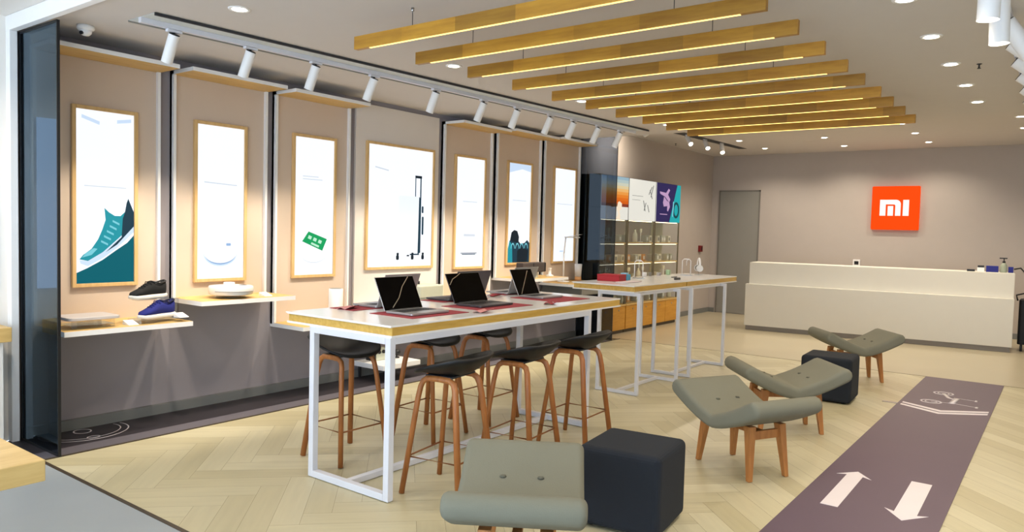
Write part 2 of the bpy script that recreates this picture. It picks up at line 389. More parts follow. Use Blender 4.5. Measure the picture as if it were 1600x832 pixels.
def ell(cx, cy, rx, ry, w, a=0.0, clip=True):
    pts = []
    for i in range(48):
        t = 2 * PI * i / 48; x = rx * math.cos(t); y = ry * math.sin(t); X = cx + x * math.cos(a) - y * math.sin(a); Y = cy + x * math.sin(a) + y * math.cos(a)
        pts.append((X, Y))
    seg = []
    for p in pts + pts[:1]:
        ok = XL + .045 < p[0] < -5.34 and p[1] > 2.075
        if ok: seg.append(p)
        if (not ok or p is pts[0]) and len(seg) > 1:
            lg.tube([(x + 5.56, y - 2.36, .0006) for x, y in seg], w, 4, ry=.0008); seg = []
        elif not ok: seg = []
    if len(seg) > 1: lg.tube([(x + 5.56, y - 2.36, .0006) for x, y in seg], w, 4, ry=.0008)
ell(-5.66, 2.42, .21, .24, .004); ell(-5.65, 2.42, .25, .29, .005); ell(-5.665, 2.41, .06, .055, .005); ell(-5.465, 2.40, .03, .04, .005)
lg.build('printed_ring', M_print, ro)

# ------------------------------------------------------------------ smoked glass fins
g = thing('glass_fin', 'tall smoked glass fin at the front end of the display wall', 'glass partition', (-5.47, 2.056, 0))
MB().box(-.27, .31, -.006, .006, 0.01, 2.79).build('glass_pane', M_glassD, g)
MB().box(-.285, -.262, -.012, .012, 0, 2.80).box(.303, .314, -.009, .009, 0, 2.80).box(-.27, .31, -.01, .01, 0, .02).box(-.27, .31, -.01, .01, 2.785, 2.80).build('edge_trim', M_black, g)
g = thing('glass_fin', 'tall smoked glass fin between the last display panel and the gadget cabinets', 'glass partition', (-5.47, 9.335, 0))
MB().box(-.29, .31, -.006, .006, 0.005, 3.12).build('glass_pane', M_glassL, g)
MB().box(-.30, -.29, -.01, .01, 0, 3.12).box(.307, .312, -.007, .007, 0, 3.12).build('edge_trim', M_dark, g)

# ------------------------------------------------------------------ display wall
XP = -5.75
def lightbox(yc0, yc1, z0, z1, label, art, cat='poster', proud=0.03):
    t = thing('lightbox_poster', label, cat, (XP, (yc0 + yc1) / 2, z0)); w = (yc1 - yc0) / 2; h = z1 - z0; f = 0.027
    MB().box(0.0005, proud, -w, -w + f, 0, h).box(0.0005, proud, w - f, w, 0, h).box(0.0005, proud, -w + f, w - f, 0, f).box(0.0005, proud, -w + f, w - f, h - f, h).build('frame', M_wframe, t, bevel=.002)
    b = MB(); b.box(0.001, proud * .5, -w + f, w - f, f, h - f); mats = [M_screenW]
    def poly(pts, m, lift=1):
        """artwork piece, u,v in 0..1 over the print; v up"""
        if m not in mats: mats.append(m)
        b.mi = mats.index(m); W_ = 2 * (w - f); H_ = h - 2 * f; d = proud * .5 + .0006 * lift
        vs = [b.bm.verts.new((d, -w + f + min(max(u, 0), 1) * W_, f + min(max(v, 0), 1) * H_)) for u, v in pts]
        b._f(vs)
    art(poly); b.build('backlit_print', mats, t, norm=False)
    return t
G = lambda n, c, s: glow(n, c, s * .78)
c_teal = G('print_dark_teal', (12, 98, 112), .9); c_teal2 = G('print_teal', (40, 150, 165), .9); c_teal3 = G('print_pale_teal', (120, 200, 216), .95); c_navy = G('print_dark_slate', (34, 62, 78), .9)
c_faint = G('print_faint_grey', (204, 212, 224), 1.0); c_faint2 = G('print_pale_blue', (200, 220, 244), 1.0); c_mid = G('print_soft_blue', (140, 172, 212), 1.0); c_blk = G('print_near_black', (28, 40, 50), .8)
c_green = G('print_green', (24, 156, 92), .95); c_greenl = G('print_light_green', (176, 226, 200), 1.0)
def line(p, x0, y0, x1, y1, w, m, lift=2):
    d = Vector((x1 - x0, y1 - y0)); n = Vector((-d.y, d.x)).normalized() * w / 2
    p([(x0 + n.x, y0 + n.y), (x0 - n.x, y0 - n.y), (x1 - n.x, y1 - n.y), (x1 + n.x, y1 + n.y)][::-1], m, lift)
def art_shoe(p):
    p([(0, 0), (1, 0), (1, .28), (.88, .235), (.68, .19), (.45, .135), (.2, .09), (0, .06)], c_teal, 1)
    p([(.06, .135), (.08, .115), (.2, .10), (.45, .145), (.7, .205), (1, .30), (1, .35), (.7, .25), (.4, .17), (.2, .13)], c_faint2, 2)      # midsole
    p([(.06, .14), (.2, .13), (.45, .18), (.72, .26), (1, .35), (1, .42), (.95, .46), (.90, .50), (.87, .475), (.84, .42), (.76, .395), (.66, .395), (.56, .415), (.48, .44), (.50, .37), (.44, .31), (.37, .255), (.26, .20), (.12, .165)], c_teal2, 3)
    p([(.78, .27), (1, .35), (1, .42), (.95, .46), (.90, .50), (.87, .475), (.84, .42), (.80, .38)], c_navy, 4)
    p([(.50, .18), (.78, .27), (.8, .30), (1, .37), (1, .335), (.7, .225)], c_navy, 5)
    for k in range(5): line(p, .42 + .05 * k, .245 + .03 * k, .54 + .05 * k, .225 + .03 * k, .012, c_teal3, 6)
    p([(.1, .15), (.26, .165), (.36, .20), (.3, .205), (.16, .175)], c_teal3, 6)
    line(p, .14, .565, .86, .562, .006, c_faint); line(p, .1, .96, .4, .93, .02, c_faint2); line(p, .7, .95, .95, .965, .02, c_faint2)
def art_vac(p):
    p([(.5 + .36 * math.cos(a), .165 + .085 * math.sin(a)) for a in [2 * PI * i / 32 for i in range(32)]], c_faint2, 1)
    p([(.5 + .36 * math.cos(a), .175 + .085 * math.sin(a)) for a in [2 * PI * i / 32 for i in range(32)]], G('print_white', (238, 243, 250), .98), 2)
    p(arc(.5, .165, .34, PI * 1.1, PI * 1.9, 12, .075) + arc(.5, .165, .34, PI * 1.9, PI * 1.1, 12, .065), c_mid, 3)
    p(rrect(.62, .72, .215, .232, .008, 3), c_mid, 4); line(p, .15, .63, .85, .62, .007, c_faint)
def art_green(p):
    p([(.20, .245), (.72, .175), (.84, .262), (.36, .318)], c_green, 1)
    for k in range(3): p([(.34 + .13 * k, .268 - .016 * k), (.42 + .13 * k, .257 - .016 * k), (.45 + .13 * k, .28 - .016 * k), (.37 + .13 * k, .291 - .016 * k)], c_greenl, 2)
    p([(.42, .225), (.62, .198), (.64, .212), (.44, .239)], c_greenl, 2)
    p(arc(.5, .17, .36, PI * 1.05, PI * 1.95, 12, .085) + arc(.5, .17, .36, PI * 1.95, PI * 1.05, 12, .08), c_faint, 3); line(p, .2, .72, .6, .72, .006, c_faint); line(p, .2, .70, .7, .70, .006, c_faint)
def art_case(p):
    p(rrect(.46, .80, .115, .60, .03, 4), G('print_case_white', (236, 243, 252), 1.02), 1)
    p([(.775, .10), (.82, .115), (.82, .58), (.785, .60)], c_navy, 2)
    line(p, .725, .60, .725, .765, .014, c_navy, 3); line(p, .81, .58, .81, .765, .020, c_navy, 3); line(p, .715, .77, .825, .77, .022, c_blk, 4)
    p(rrect(.835, .865, .27, .43, .012, 3), c_navy, 3); p(rrect(.83, .86, .46, .52, .01, 3), c_navy, 3)
    for x in (.455, .69, .86): p(rrect(x - .022, x + .022, .055, .095, .012, 3), c_blk, 3); p(rrect(x - .015, x + .02, .095, .115, .005, 2), c_blk, 3)
    line(p, .65, .10, .80, .10, .012, c_navy, 3); line(p, .60, .09, .64, .09, .012, c_blk, 3); line(p, .1, .82, .3, .80, .01, c_faint)
def art_tray(p):
    p([(.22, .125), (.26, .11), (.72, .11), (.76, .125), (.74, .118), (.24, .118)], c_navy, 1); line(p, .2, .124, .78, .124, .006, c_navy, 2)
    p([(.3, .3), (.7, .3), (.7, .28), (.3, .28)], c_faint, 1); line(p, .25, .6, .75, .6, .006, c_faint)
def art_pack(p):
    p([(.05, 0), (1, 0), (1, .20), (.9, .23), (.78, .20), (.6, .19), (.5, .22), (.3, .24), (.1, .22), (.03, .1)], c_navy, 1)
    p([(.02, 0), (.25, 0), (.22, .18), (.1, .22), (.02, .12)], c_teal2, 2)
    p([(.12, .22), (.18, .305), (.3, .33), (.44, .32), (.52, .26), (.5, .2)], c_blk, 2)
    for k in range(4): p(arc(.25 + .2 * k, .13, .09, .2, PI - .2, 8, .07) + arc(.25 + .2 * k, .13, .07, PI - .2, .2, 8, .055), c_teal3, 3)
    p([(.45, 0), (.9, 0), (.95, .12), (.7, .16), (.45, .12)], c_blk, 3); p([(0, 1), (1, 1), (1, .93), (.6, .95), (0, .9)], c_faint2, 1)
    line(p, .2, .63, .8, .63, .006, c_faint)
def art_lamp(p):
    line(p, .15, .62, .9, .62, .006, c_faint); line(p, .45, .03, .45, .12, .008, c_faint2); p(rrect(.33, .5, .10, .115, .005, 2), c_faint2, 2)
PANELS = [  # y0,y1,shelf z (top), shelf front x
    (2.12, 3.015, .80, -5.24, 'first display panel by the front glass'), (3.12, 3.985, .935, -5.30, 'second display panel from the front glass'),
    (4.07, 4.935, .65, -5.30, 'third display panel from the front glass'), (6.32, 7.205, .74, -5.38, 'first display panel beyond the off-white panel'),
    (7.30, 8.26, .95, -5.24, 'second display panel beyond the off-white panel'), (8.35, 9.26, .845, -5.10, 'last display panel before the gadget cabinets')]
POST = [(2.37, 2.84, 1.05, 2.37), (3.30, 3.785, 1.05, 2.38), (4.26, 4.767, 1.05, 2.39), (6.515, 7.085, 1.072, 2.415), (7.525, 8.065, 1.10, 2.435), (8.58, 9.165, 1.10, 2.453)]
ZCAN = [2.735, 2.742, 2.735, 2.762, 2.79, 2.81]
plab = ['backlit poster of a teal running shoe in an oak frame', 'backlit white poster of a round robot vacuum in an oak frame', 'backlit white poster with a small green box in an oak frame',
        'backlit white poster with a thin dark tray near its foot', 'backlit poster of dark backpacks in an oak frame', 'nearly blank backlit poster behind the white desk lamp']
arts = [art_shoe, art_vac, art_green, art_tray, art_pack, art_lamp]
for i, (y0, y1, zs, xf, nm) in enumerate(PANELS):
    yc = (y0 + y1) / 2; w = (y1 - y0) / 2; zc = ZCAN[i]
    t = thing('display_bay', 'tan ' + nm + ', with canopy and white-edged shelf', 'display panel', (XP, yc, 0), 0, 'tan display panels')
    MB().box(-.029, 0, -w, w, zs - .01, zc - .01).build('backboard', M_panel, t)
    MB().box(-.029, .03, -w, -w + .022, zs, zc).build('edge_strip', M_white, t); MB().box(-.029, .03, w - .022, w, zs, zc).build('edge_strip', M_white, t)
    MB().box(-.029, -5.44 - XP, -w, w, zc - .03, zc, bot=1).build('canopy', [M_white, M_wlight], t)
    MB().box(-.029, xf - XP, -w, w, zs - .035, zs, top=1).build('shelf', [M_white, M_wlight], t)
    MB().box(.004, xf - XP - .004, -w + .004, w - .004, zs, zs + .001).build('shelf_top', M_wlight, t)
    p = POST[i]; lightbox(p[0], p[1], p[2], p[3], plab[i], arts[i])
t = thing('display_bay', 'off-white wide display panel without a canopy in the middle of the display wall', 'display panel', (XP, 5.64, 0))
MB().box(-.029, 0.0, -.612, .612, .70, 2.79).build('backboard', M_panelw, t, bevel=.003)
MB().box(-.029, .36, -.612, .612, .70, .74).build('shelf', M_white, t)
lightbox(5.155, 6.162, 1.10, 2.42, 'large backlit poster of a white suitcase with a pull handle', art_case)
# wall-mounted low ledge and things on it
t = thing('wall_ledge', 'low white ledge near the floor under the off-white panel', 'shelf', (-5.53, 5.30, .13)); MB().box(-.215, .22, -.26, .26, 0, .05).build('ledge_board', M_white, t, bevel=.004)
MB().box(-.215, -.20, -.2, -.17, -.13, 0).build('bracket', M_dark, t); MB().box(-.215, -.20, .17, .2, -.13, 0).build('bracket', M_dark, t)
t = thing('gadget_box', 'pale green gadget box with black knobs on the low ledge', 'gadget', (-5.62, 5.24, .18))
MB().box(-.06, .06, -.07, .07, 0, .13).build('case', mat('pale_green_box', (196, 202, 184), .6), t, bevel=.01)
MB().cyl((.06, -.03, .09), (.075, -.03, .09), .018, n=12).build('knob', M_black, t); MB().cyl((.06, .03, .09), (.075, .03, .09), .018, n=12).build('knob', M_black, t); MB().box(-.065, .065, -.09, -.071, 0, .14).build('side_panel', M_black, t)
t = thing('camera_gadget', 'small black round gadget at the far end of the low ledge', 'gadget', (-5.56, 5.46, .18))
MB().lathe([(.03, 0), (.03, .01), (.008, .015), (.008, .03)], (0, 0, 0), 16).build('foot', M_black, t); MB().lathe([(0, .03), (.03, .035), (.04, .06), (.03, .085), (0, .09)], (0, 0, 0), 16).build('body', M_black, t)

# front-left shop window zone
t = thing('lightbox_poster', 'cool white unframed lightbox on the white wall left of the portal', 'poster', (XL - .02, 1.62, 1.05))
MB().box(0.0005, .015, -.33, .31, 0, 1.20).build('backlit_print', glow('cool_backlit_print', (214, 232, 255), 1.1), t)
t = thing('wall_counter', 'thick oak ledge over a blue grey base at the left edge of the picture', 'shelf', (XL - .02, 1.1, 0))
MB().box(.001, .325, -1.2, .80, .735, .83).build('oak_board', M_wlight, t, bevel=.004)
MB().box(.001, .27, -1.2, .70, .0, .735).build('base_panel', mat('blue_grey_panel', (140, 152, 164), .5), t); MB().box(.001, .29, .70, .76, 0, .735).build('end_post', M_whitewall, t)
t = thing('display_bench', 'thick-topped oak bench cut off by the bottom left corner of the picture', 'bench', (-3.6, .4, 0))
MB().box(-.9, .83, -.9, .66, .645, .72).build('oak_top', wood('bench_oak', (200, 164, 98), (222, 190, 124), 1), t, bevel=.004)
MB().box(-.85, -.79, -.85, -.79, 0, .645).build('leg', M_metalw, t); MB().box(-.3, -.24, -.85, -.79, 0, .645).build('leg', M_metalw, t); MB().box(-.85, -.79, -.3, -.24, 0, .645).build('leg', M_metalw, t); MB().box(-.3, -.24, -.3, -.24, 0, .645).build('leg', M_metalw, t)

# ------------------------------------------------------------------ ceiling: beams, tracks, lamps
by = [3.144, 3.644, 4.161, 4.698, 5.253, 5.752, 6.300, 6.789, 7.317, 7.844]
bxl = [-3.637, -3.592, -3.570, -3.564, -3.560, -3.528, -3.525, -3.489, -3.479, -3.470]
ords = ['first', 'second', 'third', 'fourth', 'fifth', 'sixth', 'seventh', 'eighth', 'ninth', 'tenth', 'eleventh', 'twelfth']
for i, (y, xl) in enumerate(zip(by, bxl)):
    xr = -1.235 + .004 * i; L = xr - xl
    lab = 'oak ceiling beam with a lit strip below, ' + (('nearest' if i == 0 else ords[i] + ' from the front') if i < 9 else 'farthest') + ' of the hanging row'
    t = thing('hanging_beam', lab, 'ceiling light', (xl, y + .025, 2.65), 0, 'hanging oak beams with lit strips')
    MB().box(0, L, -.018, .018, .003, .083).build('beam', M_beam, t, bevel=.002)
    MB().box(.13, L - .13, -.008, .006, .0, .0032).build('light_strip', M_strip_led, t)
    for k in (.49, L - .49):
        w_ = MB(); w_.cyl((k, 0, .083), (k, 0, .175), .0022, n=6); w_.build('suspension_wire', M_dark, t)
        MB().cyl((k, 0, .165), (k, 0, .19), .009, n=10).build('ceiling_cup', M_chrome, t)
# recessed downlights
def downlight(x, y, z, lab, grp, energy):
    t = thing('downlight', lab, 'ceiling light', (x, y, z), 0, grp)
    MB().lathe([(.042, 0.0), (.042, -.004), (.062, -.006), (.066, -.001), (.066, 0)], (0, 0, 0), 28).build('trim_ring', M_white, t)
    MB().lathe([(0, -.0045), (.043, -.0045), (.043, -.001), (0, -.001)], (0, 0, 0), 24).build('lens', M_lit, t)
    lamp('SPOT', t, (0, 0, -.03), energy, WARM, (0, 0, -1), .05, 2.5, .6)
    return t
for k, (x, y) in enumerate([(-4.069, 2.627), (-3.969, 4.467), (-3.907, 6.304), (-3.85, 8.14)]):
    downlight(x, y, ZC, ords[k] + ' recessed downlight from the front in the row between track and beams', 'downlights left of the beams', DOWN_W)
for k, y in enumerate([2.68, 3.58, 4.474, 5.365, 6.263, 7.159, 8.051]):
    downlight(-.78 + .009 * k, y, ZC, ords[k] + ' recessed downlight from the front in the row right of the beams', 'downlights right of the beams', DOWN_W)
rear = [(-1.877, 11.241, 'under the right end of the last beam, nearest of its row'), (-1.873, 12.323, 'middle of the rear row seen just right of the beams'), (-1.857, 13.521, 'last of the rear row above the orange sign'),
        (-3.139, 12.304, 'nearer one of the middle rear pair'), (-3.125, 13.537, 'farther one of the middle rear pair'), (-4.446, 12.156, 'nearer one of the left rear pair'), (-4.425, 13.394, 'farther one of the left rear pair'),
        (-.545, 11.24, 'nearer of the two at the right edge of the picture'), (-.55, 12.35, 'farther of the two at the right edge of the picture')]
for x, y, s in rear: downlight(x, y, ZR, 'rear ceiling downlight, ' + s, 'rear ceiling downlights', REAR_W)
for x, y, nn in ((.6, 3.4, 'front'), (.6, 5.6, 'middle'), (.6, 7.8, 'far'), (.8, 11.4, 'rear ceiling'), (1.6, 1.0, 'shop front')):
    t = thing('downlight', 'recessed downlight outside the picture to the right, the ' + nn + ' one', 'ceiling light', (x, y, ZR if y > 9 else (2.9 if y < 2 else ZC)), 0, 'downlights outside the picture')
    MB().lathe([(.042, 0.0), (.042, -.004), (.062, -.006), (.066, -.001), (.066, 0)], (0, 0, 0), 28).build('trim_ring', M_white, t)
    MB().lathe([(0, -.0045), (.043, -.0045), (.043, -.001), (0, -.001)], (0, 0, 0), 24).build('lens', M_lit, t)
    lamp('SPOT', t, (0, 0, -.03), DOWN_W, WARM, (0, 0, -1), .05, 2.5, .6)
for x, y, nn in ((-5.1, 1.1, 'left'), (-3.4, 1.1, 'right')):  # two unseen lamps, added to brighten the front-left wall, portal and ceiling
    downlight(x, y, 2.90, 'added downlight that brightens the shop front from outside the picture, the ' + nn + ' one', 'added shop front downlights', DOWN_W * 1.6)
# left track: flush gutter with rail
ang = math.atan2(-4.58 + 4.235, 2.36 - 8.42)
tr = thing('track_rail', 'long grey ceiling track that carries the left row of spotlights', 'track', (-4.76, 2.38, ZC), 0)
def tb(x0, x1, z0, z1, yy0=0, yy1=6.06):
    b = MB(); sl = .345 / 6.06
    v = [b.bm.verts.new((x + sl * y, y, z)) for z in (z0, z1) for y in (yy0, yy1) for x in (x0, x1)]
    for q in ((0, 2, 3, 1), (4, 5, 7, 6), (0, 1, 5, 4), (2, 6, 7, 3), (0, 4, 6, 2), (1, 3, 7, 5)): b._f([v[i] for i in q])
    return b
tb(-.17, .18, -.004, -.001).build('gutter', mat('grey_track_gutter', (206, 212, 212), .6), tr)
tb(.165, .18, -.02, -.001).build('gutter_lip', M_dark, tr)
tb(-.035, .0, -.035, -.004).build('rail', M_metalw, tr)
tb(-.17, -.155, -.012, -.001).build('gutter_lip', M_grey, tr)
def make_spot(label, loc, aim, energy, group, scale=1.0, ang=1.15, lens_on=True):
    t = thing('track_spotlight', label, 'spotlight', loc, 0, group)
    a = Vector(aim).normalized(); u = Vector((0, 0, -1))
    piv = Vector((0, 0, -.035)); hb = piv - a * .01 + Vector((0, 0, -.005)); top = hb; end = top + a * .19 * scale; r = .036 * scale
    MB().box(-.018, .018, -.05, .05, -.018, .0).build('adapter', M_metalw, t, bevel=.003)
    MB().cyl((0, 0, -.018), tuple(piv), .008, n=10).cyl(tuple(top - a * .004), tuple(top + a * .001), r * .92, n=24).build('swivel_joint', M_black, t)
    m = MB(); m.cyl(tuple(top), tuple(end), r, n=28, cap=False); m.cyl(tuple(end), tuple(end - a * .03), r, r * .8, n=28, cap=False)
    m.cyl(tuple(top + a * .0005), tuple(top + a * .002), r, n=28); m.build('lamp_head', M_white, t, norm=True)
    MB().cyl(tuple(end - a * .03), tuple(end - a * .026), r * .79, n=24).build('lens', M_lit if lens_on else M_white, t)
    lamp('SPOT', t, tuple(end + a * .01), energy, WARM, tuple(a), .03, ang, .6 if ang < 1.5 else 1.0)
    return t
ly = [2.60, 3.15, 3.70, 4.27, 4.98, 5.62, 6.13, 6.69, 7.12, 7.62, 8.10]
for k, y in enumerate(ly):
    x = -4.80 + .0569 * (y - 2.38) + .02
    make_spot('white track spotlight, ' + (ords[k] if k < 10 else 'last') + ' from the front of the left track', (x - .0, y, ZC - .036), (-.40, -.06 + random.uniform(-.05, .05), -.91), SPOT_W, 'spotlights on the left track')
# rear track beyond the last beam
tr2 = thing('track_rail', 'dark ceiling slot over the gadget cabinets with small lit spotlights', 'track', (-4.92, 10.7, ZR))
MB().prism([(-.10, 0), (.08, 0), (.20, 2.6), (.06, 2.6)], 'z', -.004, -.001).build('slot', M_dark, tr2)
for k, (y, ax) in enumerate(((10.0, -.7), (11.1, .6), (11.7, .5), (12.3, .3))):
    make_spot(['white spotlight by itself above the cabinets beyond the smoked glass', 'first small lit spotlight in the rear slot', 'second small lit spotlight in the rear slot', 'third small lit spotlight in the rear slot'][k], (-4.95 + .05 * k, y, ZR - .005), (-.85, .15, -.40) if k == 0 else (ax, -.5, -.7), SPOT_W * (.9 if k == 0 else .7), 'spotlights of the rear slot', ang=2.2 if k == 0 else 1.15)
# right track
tr3 = thing('track_rail', 'white ceiling track at the top right edge of the picture', 'track', (-.33, 2.6, ZC)); MB().box(-.02, .02, 0, 6.2, -.03, -.001).build('rail', M_metalw, tr3)
for k, y in enumerate([3.95, 4.45, 4.98, 5.52, 6.06, 6.6, 7.15, 7.7, 8.2]):
    a = [(-.02, 0, -1), (.03, .0, -1), (.52, .25, -.8)][k] if k < 3 else (.75, .1, -.62)
    make_spot('white track spotlight, ' + ords[k] + ' from the front of the right track', (-.33, y, ZC - .03), a, 12, 'spotlights on the right track', 1.25)
# camera dome, sprinklers, detector
t = thing('dome_camera', 'white dome security camera on the ceiling above the first panel', 'security camera', (-5.32, 2.29, ZC))
MB().lathe([(.052, 0), (.055, -.02), (.045, -.032), (.0, -.032)], (0, 0, 0), 24).build('housing', M_white, t)
MB().lathe([(.038, -.03), (.036, -.05), (.02, -.066), (0, -.07)], (0, 0, 0), 24).build('dome', M_white, t); MB().cyl((.012, -.028, -.052), (.018, -.04, -.056), .012, n=14).build('lens', M_black, t)
for x, y, z, s in ((-.576, 6.357, ZC, 'small ceiling sprinkler near the right track'), (-5.55, 12.1, ZR, 'small ceiling sprinkler above the gadget cabinets')):
    t = thing('sprinkler', s, 'sprinkler', (x, y, z)); MB().lathe([(.018, 0), (.016, -.004), (.006, -.006), (.006, -.028), (.012, -.03), (.012, -.034), (0, -.034)], (0, 0, 0), 16).build('head', M_dark, t)

# ------------------------------------------------------------------ tables
def top_slab(t, x0, x1, y0, y1, z, wh=.045, lip=.012):
    MB().box(x0, x1, y0, y1, z - wh - .012, z - .01).build('plywood_core', M_wedge, t)
    MB().prism([(x0 - .02, z - .004), (x0 - .02, z), (x1 + .02 - .02, z), (x1, z - .004), (x1, z - .012), (x0, z - .012)], 'y', y0 - .012, y1 + .01).build('white_top', M_top, t, bevel=.003)
    MB().box(x0 - .01, x1 + .002, y0 - .008, y1 + .01, z - wh - .012 - lip, z - wh - .012).build('lower_lip', M_top, t)
t = thing('long_table', 'long white bar-height table with a plywood edge that carries the laptops', 'table', (-3.43, 4.1, 0))
def T1(b, *a): x0, x1, y0, y1, z0, z1 = a; return b.box(x0 + 3.43, x1 + 3.43, y0 - 4.1, y1 - 4.1, z0, z1)
top_slab(t, -3.90 + 3.43, -2.975 + 3.43, 2.885 - 4.1, 5.50 - 4.1, 1.0)
LW = .042
for x, y in ((-3.675, 2.87), (-3.015, 2.87), (-3.675, 5.0), (-3.015, 5.0)):
    T1(MB(), x, x + LW, y, y + LW, 0.004, .931).build('leg', M_metalw, t, bevel=.003)
f = MB(); T1(f, -3.633, -3.015, 2.87, 2.912, .893, .931); T1(f, -3.633, -3.015, 5.0, 5.042, .893, .931); T1(f, -3.015, -2.973, 2.912, 5.0, .893, .931); T1(f, -3.675, -3.633, 2.912, 5.0, .893, .931); f.build('top_frame', M_metalw, t, bevel=.002)
T1(MB(), -3.633, -3.015, 2.87, 2.912, .004, .044).build('foot_bar', M_metalw, t, bevel=.002); T1(MB(), -3.633, -3.015, 5.0, 5.042, .004, .044).build('foot_bar', M_metalw, t, bevel=.002)
T1(MB(), -3.375, -3.335, 2.912, 5.0, .004, .040).build('floor_stretcher', M_metalw, t, bevel=.002)
def gadget_table(y0, y1, ly0, ly1, lab):
    t = thing('display_table', lab, 'table', (-3.6, (y0 + y1) / 2, 0)); yc = (y0 + y1) / 2; lw = .032
    top_slab(t, -.33, .345, y0 - yc, y1 - yc, 1.05)
    for x in (-.045 - .012, .375 - .005):
        for y in (ly0, ly1): MB().box(x, x + lw, y - yc, y - yc + lw, .003, .981).build('leg', M_metalw, t, bevel=.002)
    for y in (ly0, ly1):
        MB().box(-.025, .37, y - yc, y - yc + lw, .003, .033).build('foot_bar', M_metalw, t); MB().box(-.025, .37, y - yc, y - yc + lw, .95, .981).build('top_bar', M_metalw, t)
    MB().box(.15, .18, ly0 - yc + lw, ly1 - yc, .003, .030).build('floor_stretcher', M_metalw, t); MB().box(.30, .33, ly0 - yc + lw, ly1 - yc, .95, .981).build('top_rail', M_metalw, t)
gadget_table(6.30, 7.49, 6.31, 7.20, 'nearer of the two slim gadget tables joined end to end, with the red box')
gadget_table(7.515, 9.0, 7.53, 8.50, 'farther of the two slim gadget tables joined end to end, with the white headphones')

# ------------------------------------------------------------------ laptops, mats, leaflets on the long table
def make_laptop(label, loc, rz, body, deco, w=.345, tilt=26):
    """hinge line at the local origin, keyboard towards +x, screen facing +x"""
    t = thing('laptop', label, 'laptop', loc, rz, 'laptops on the long table'); d = .235
    MB().prism(rrect(0, d, -w / 2, w / 2, .012, 4), 'z', .003, .016).build('base', body, t, bevel=.0015)
    k = MB()
    for r in range(5):
        for c in range(13): k.box(.035 + r * .022, .035 + r * .022 + .018, -w / 2 + .02 + c * (w - .04) / 13, -w / 2 + .02 + c * (w - .04) / 13 + (w - .04) / 13 - .004, .016, .0172)
    k.build('keyboard', M_black if body is M_dalu else M_dark, t); MB().box(.155, .225, -.055, .055, .016, .0165).build('touchpad', body, t)
    a = math.radians(tilt); lid = MB(); h = .232
    def q(s, u): return (-.004 - s * math.sin(a) - u * math.cos(a), .012 + s * math.cos(a) - u * math.sin(a))
    def slab(b, s0, s1, u0, u1, y0, y1): pts = [q(s0, u0), q(s1, u0), q(s1, u1), q(s0, u1)]; b.prism(pts, 'y', y0, y1)
    slab(lid, 0, h, 0, .006, -w / 2, w / 2); lo = lid.build('lid', body, t, bevel=.002)
    s = MB(); slab(s, .004, h - .003, -.0012, .0, -w / 2 + .003, w / 2 - .003); s.build('screen', M_scr, lo)
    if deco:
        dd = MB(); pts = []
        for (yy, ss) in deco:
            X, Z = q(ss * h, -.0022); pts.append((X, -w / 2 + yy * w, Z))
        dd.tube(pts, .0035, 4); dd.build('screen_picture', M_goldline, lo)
    hg = MB(); hg.cyl((-.004, -w / 2 + .04, .014), (-.004, w / 2 - .04, .014), .006, n=10); hg.build('hinge', M_dark, t)
    return t
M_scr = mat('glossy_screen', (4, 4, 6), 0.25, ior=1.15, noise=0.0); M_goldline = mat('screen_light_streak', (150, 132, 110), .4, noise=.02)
make_laptop('silver laptop nearest the front corner of the long table, black screen with a slanting streak', (-3.425, 3.43, 1.003), 0, M_alu, [(.22, .08), (.45, .35), (.62, .68), (.85, .97)])
make_laptop('dark grey laptop in the middle of the near row, streak across the screen corner', (-3.455, 4.15, 1.003), 0, M_dalu, [(.03, .62), (.15, .80), (.28, .88), (.42, .98)], w=.375)
make_laptop('silver laptop farthest along the near row, black screen with a thin straight slanting line', (-3.56, 5.02, 1.003), 0, M_alu, [(.15, .05), (.78, .92)], w=.30)
make_laptop('pale laptop with its back to the viewer behind the nearest laptop', (-3.67, 3.57, 1.003), PI, M_alu, None, w=.33, tilt=20)
make_laptop('dark grey laptop with its back to the viewer behind the middle laptop', (-3.67, 4.33, 1.003), PI, M_dalu, None, w=.40, tilt=20)
make_laptop('pale laptop with its back to the viewer at the far end of the table', (-3.76, 5.14, 1.003), PI, M_alu, None, w=.34, tilt=18)
def padmat(x0, x1, y0, y1, lab):
    b = MB(); b.prism(rrect(x0, x1, y0, y1, .006, 2), 'z', 1.0002, 1.003); o = b.build('desk_mat', M_red); relocate(o); return tag(o, lab, 'mat', 'red mats under the laptops')
padmat(-3.50, -3.12, 3.19, 3.72, 'red mat under the nearest silver laptop'); padmat(-3.50, -3.12, 3.86, 4.45, 'red mat under the dark laptop of the near row'); padmat(-3.585, -3.12, 4.78, 5.26, 'red mat under the farthest laptop of the near row')
padmat(-3.895, -3.66, 3.20, 3.74, 'red mat under the pale laptop behind the nearest one'); padmat(-3.895, -3.66, 4.06, 4.60, 'red mat under the dark laptop turned away'); padmat(-3.895, -3.75, 4.92, 5.36, 'red mat under the pale laptop at the far end')
def leaflet(x, y, rz, lab, m=None):
    b = MB(); b.prism([(-.05, 0), (-.02, .012), (.01, .0), (.05, .018), (.05, .0195), (.01, .0015), (-.02, .0135), (-.05, .0015)], 'x' if False else 'y', -.07, .07)
    o = b.build('leaflet', m or M_redlight); o.location = (x, y, 1.0035); o.rotation_euler = (0, 0, rz); return tag(o, lab, 'leaflet', 'folded leaflets on the long table')
leaflet(-3.78, 3.26, .4, 'folded pink leaflet on the red mat nearest the front left corner of the table'); leaflet(-3.07, 3.80, .3, 'folded pink leaflet between the nearest and the middle laptop')
leaflet(-3.085, 4.63, .5, 'folded pink leaflet between the middle and the farthest laptop', M_red); leaflet(-3.74, 4.78, .2, 'folded red leaflet by the far pale laptop', M_red)

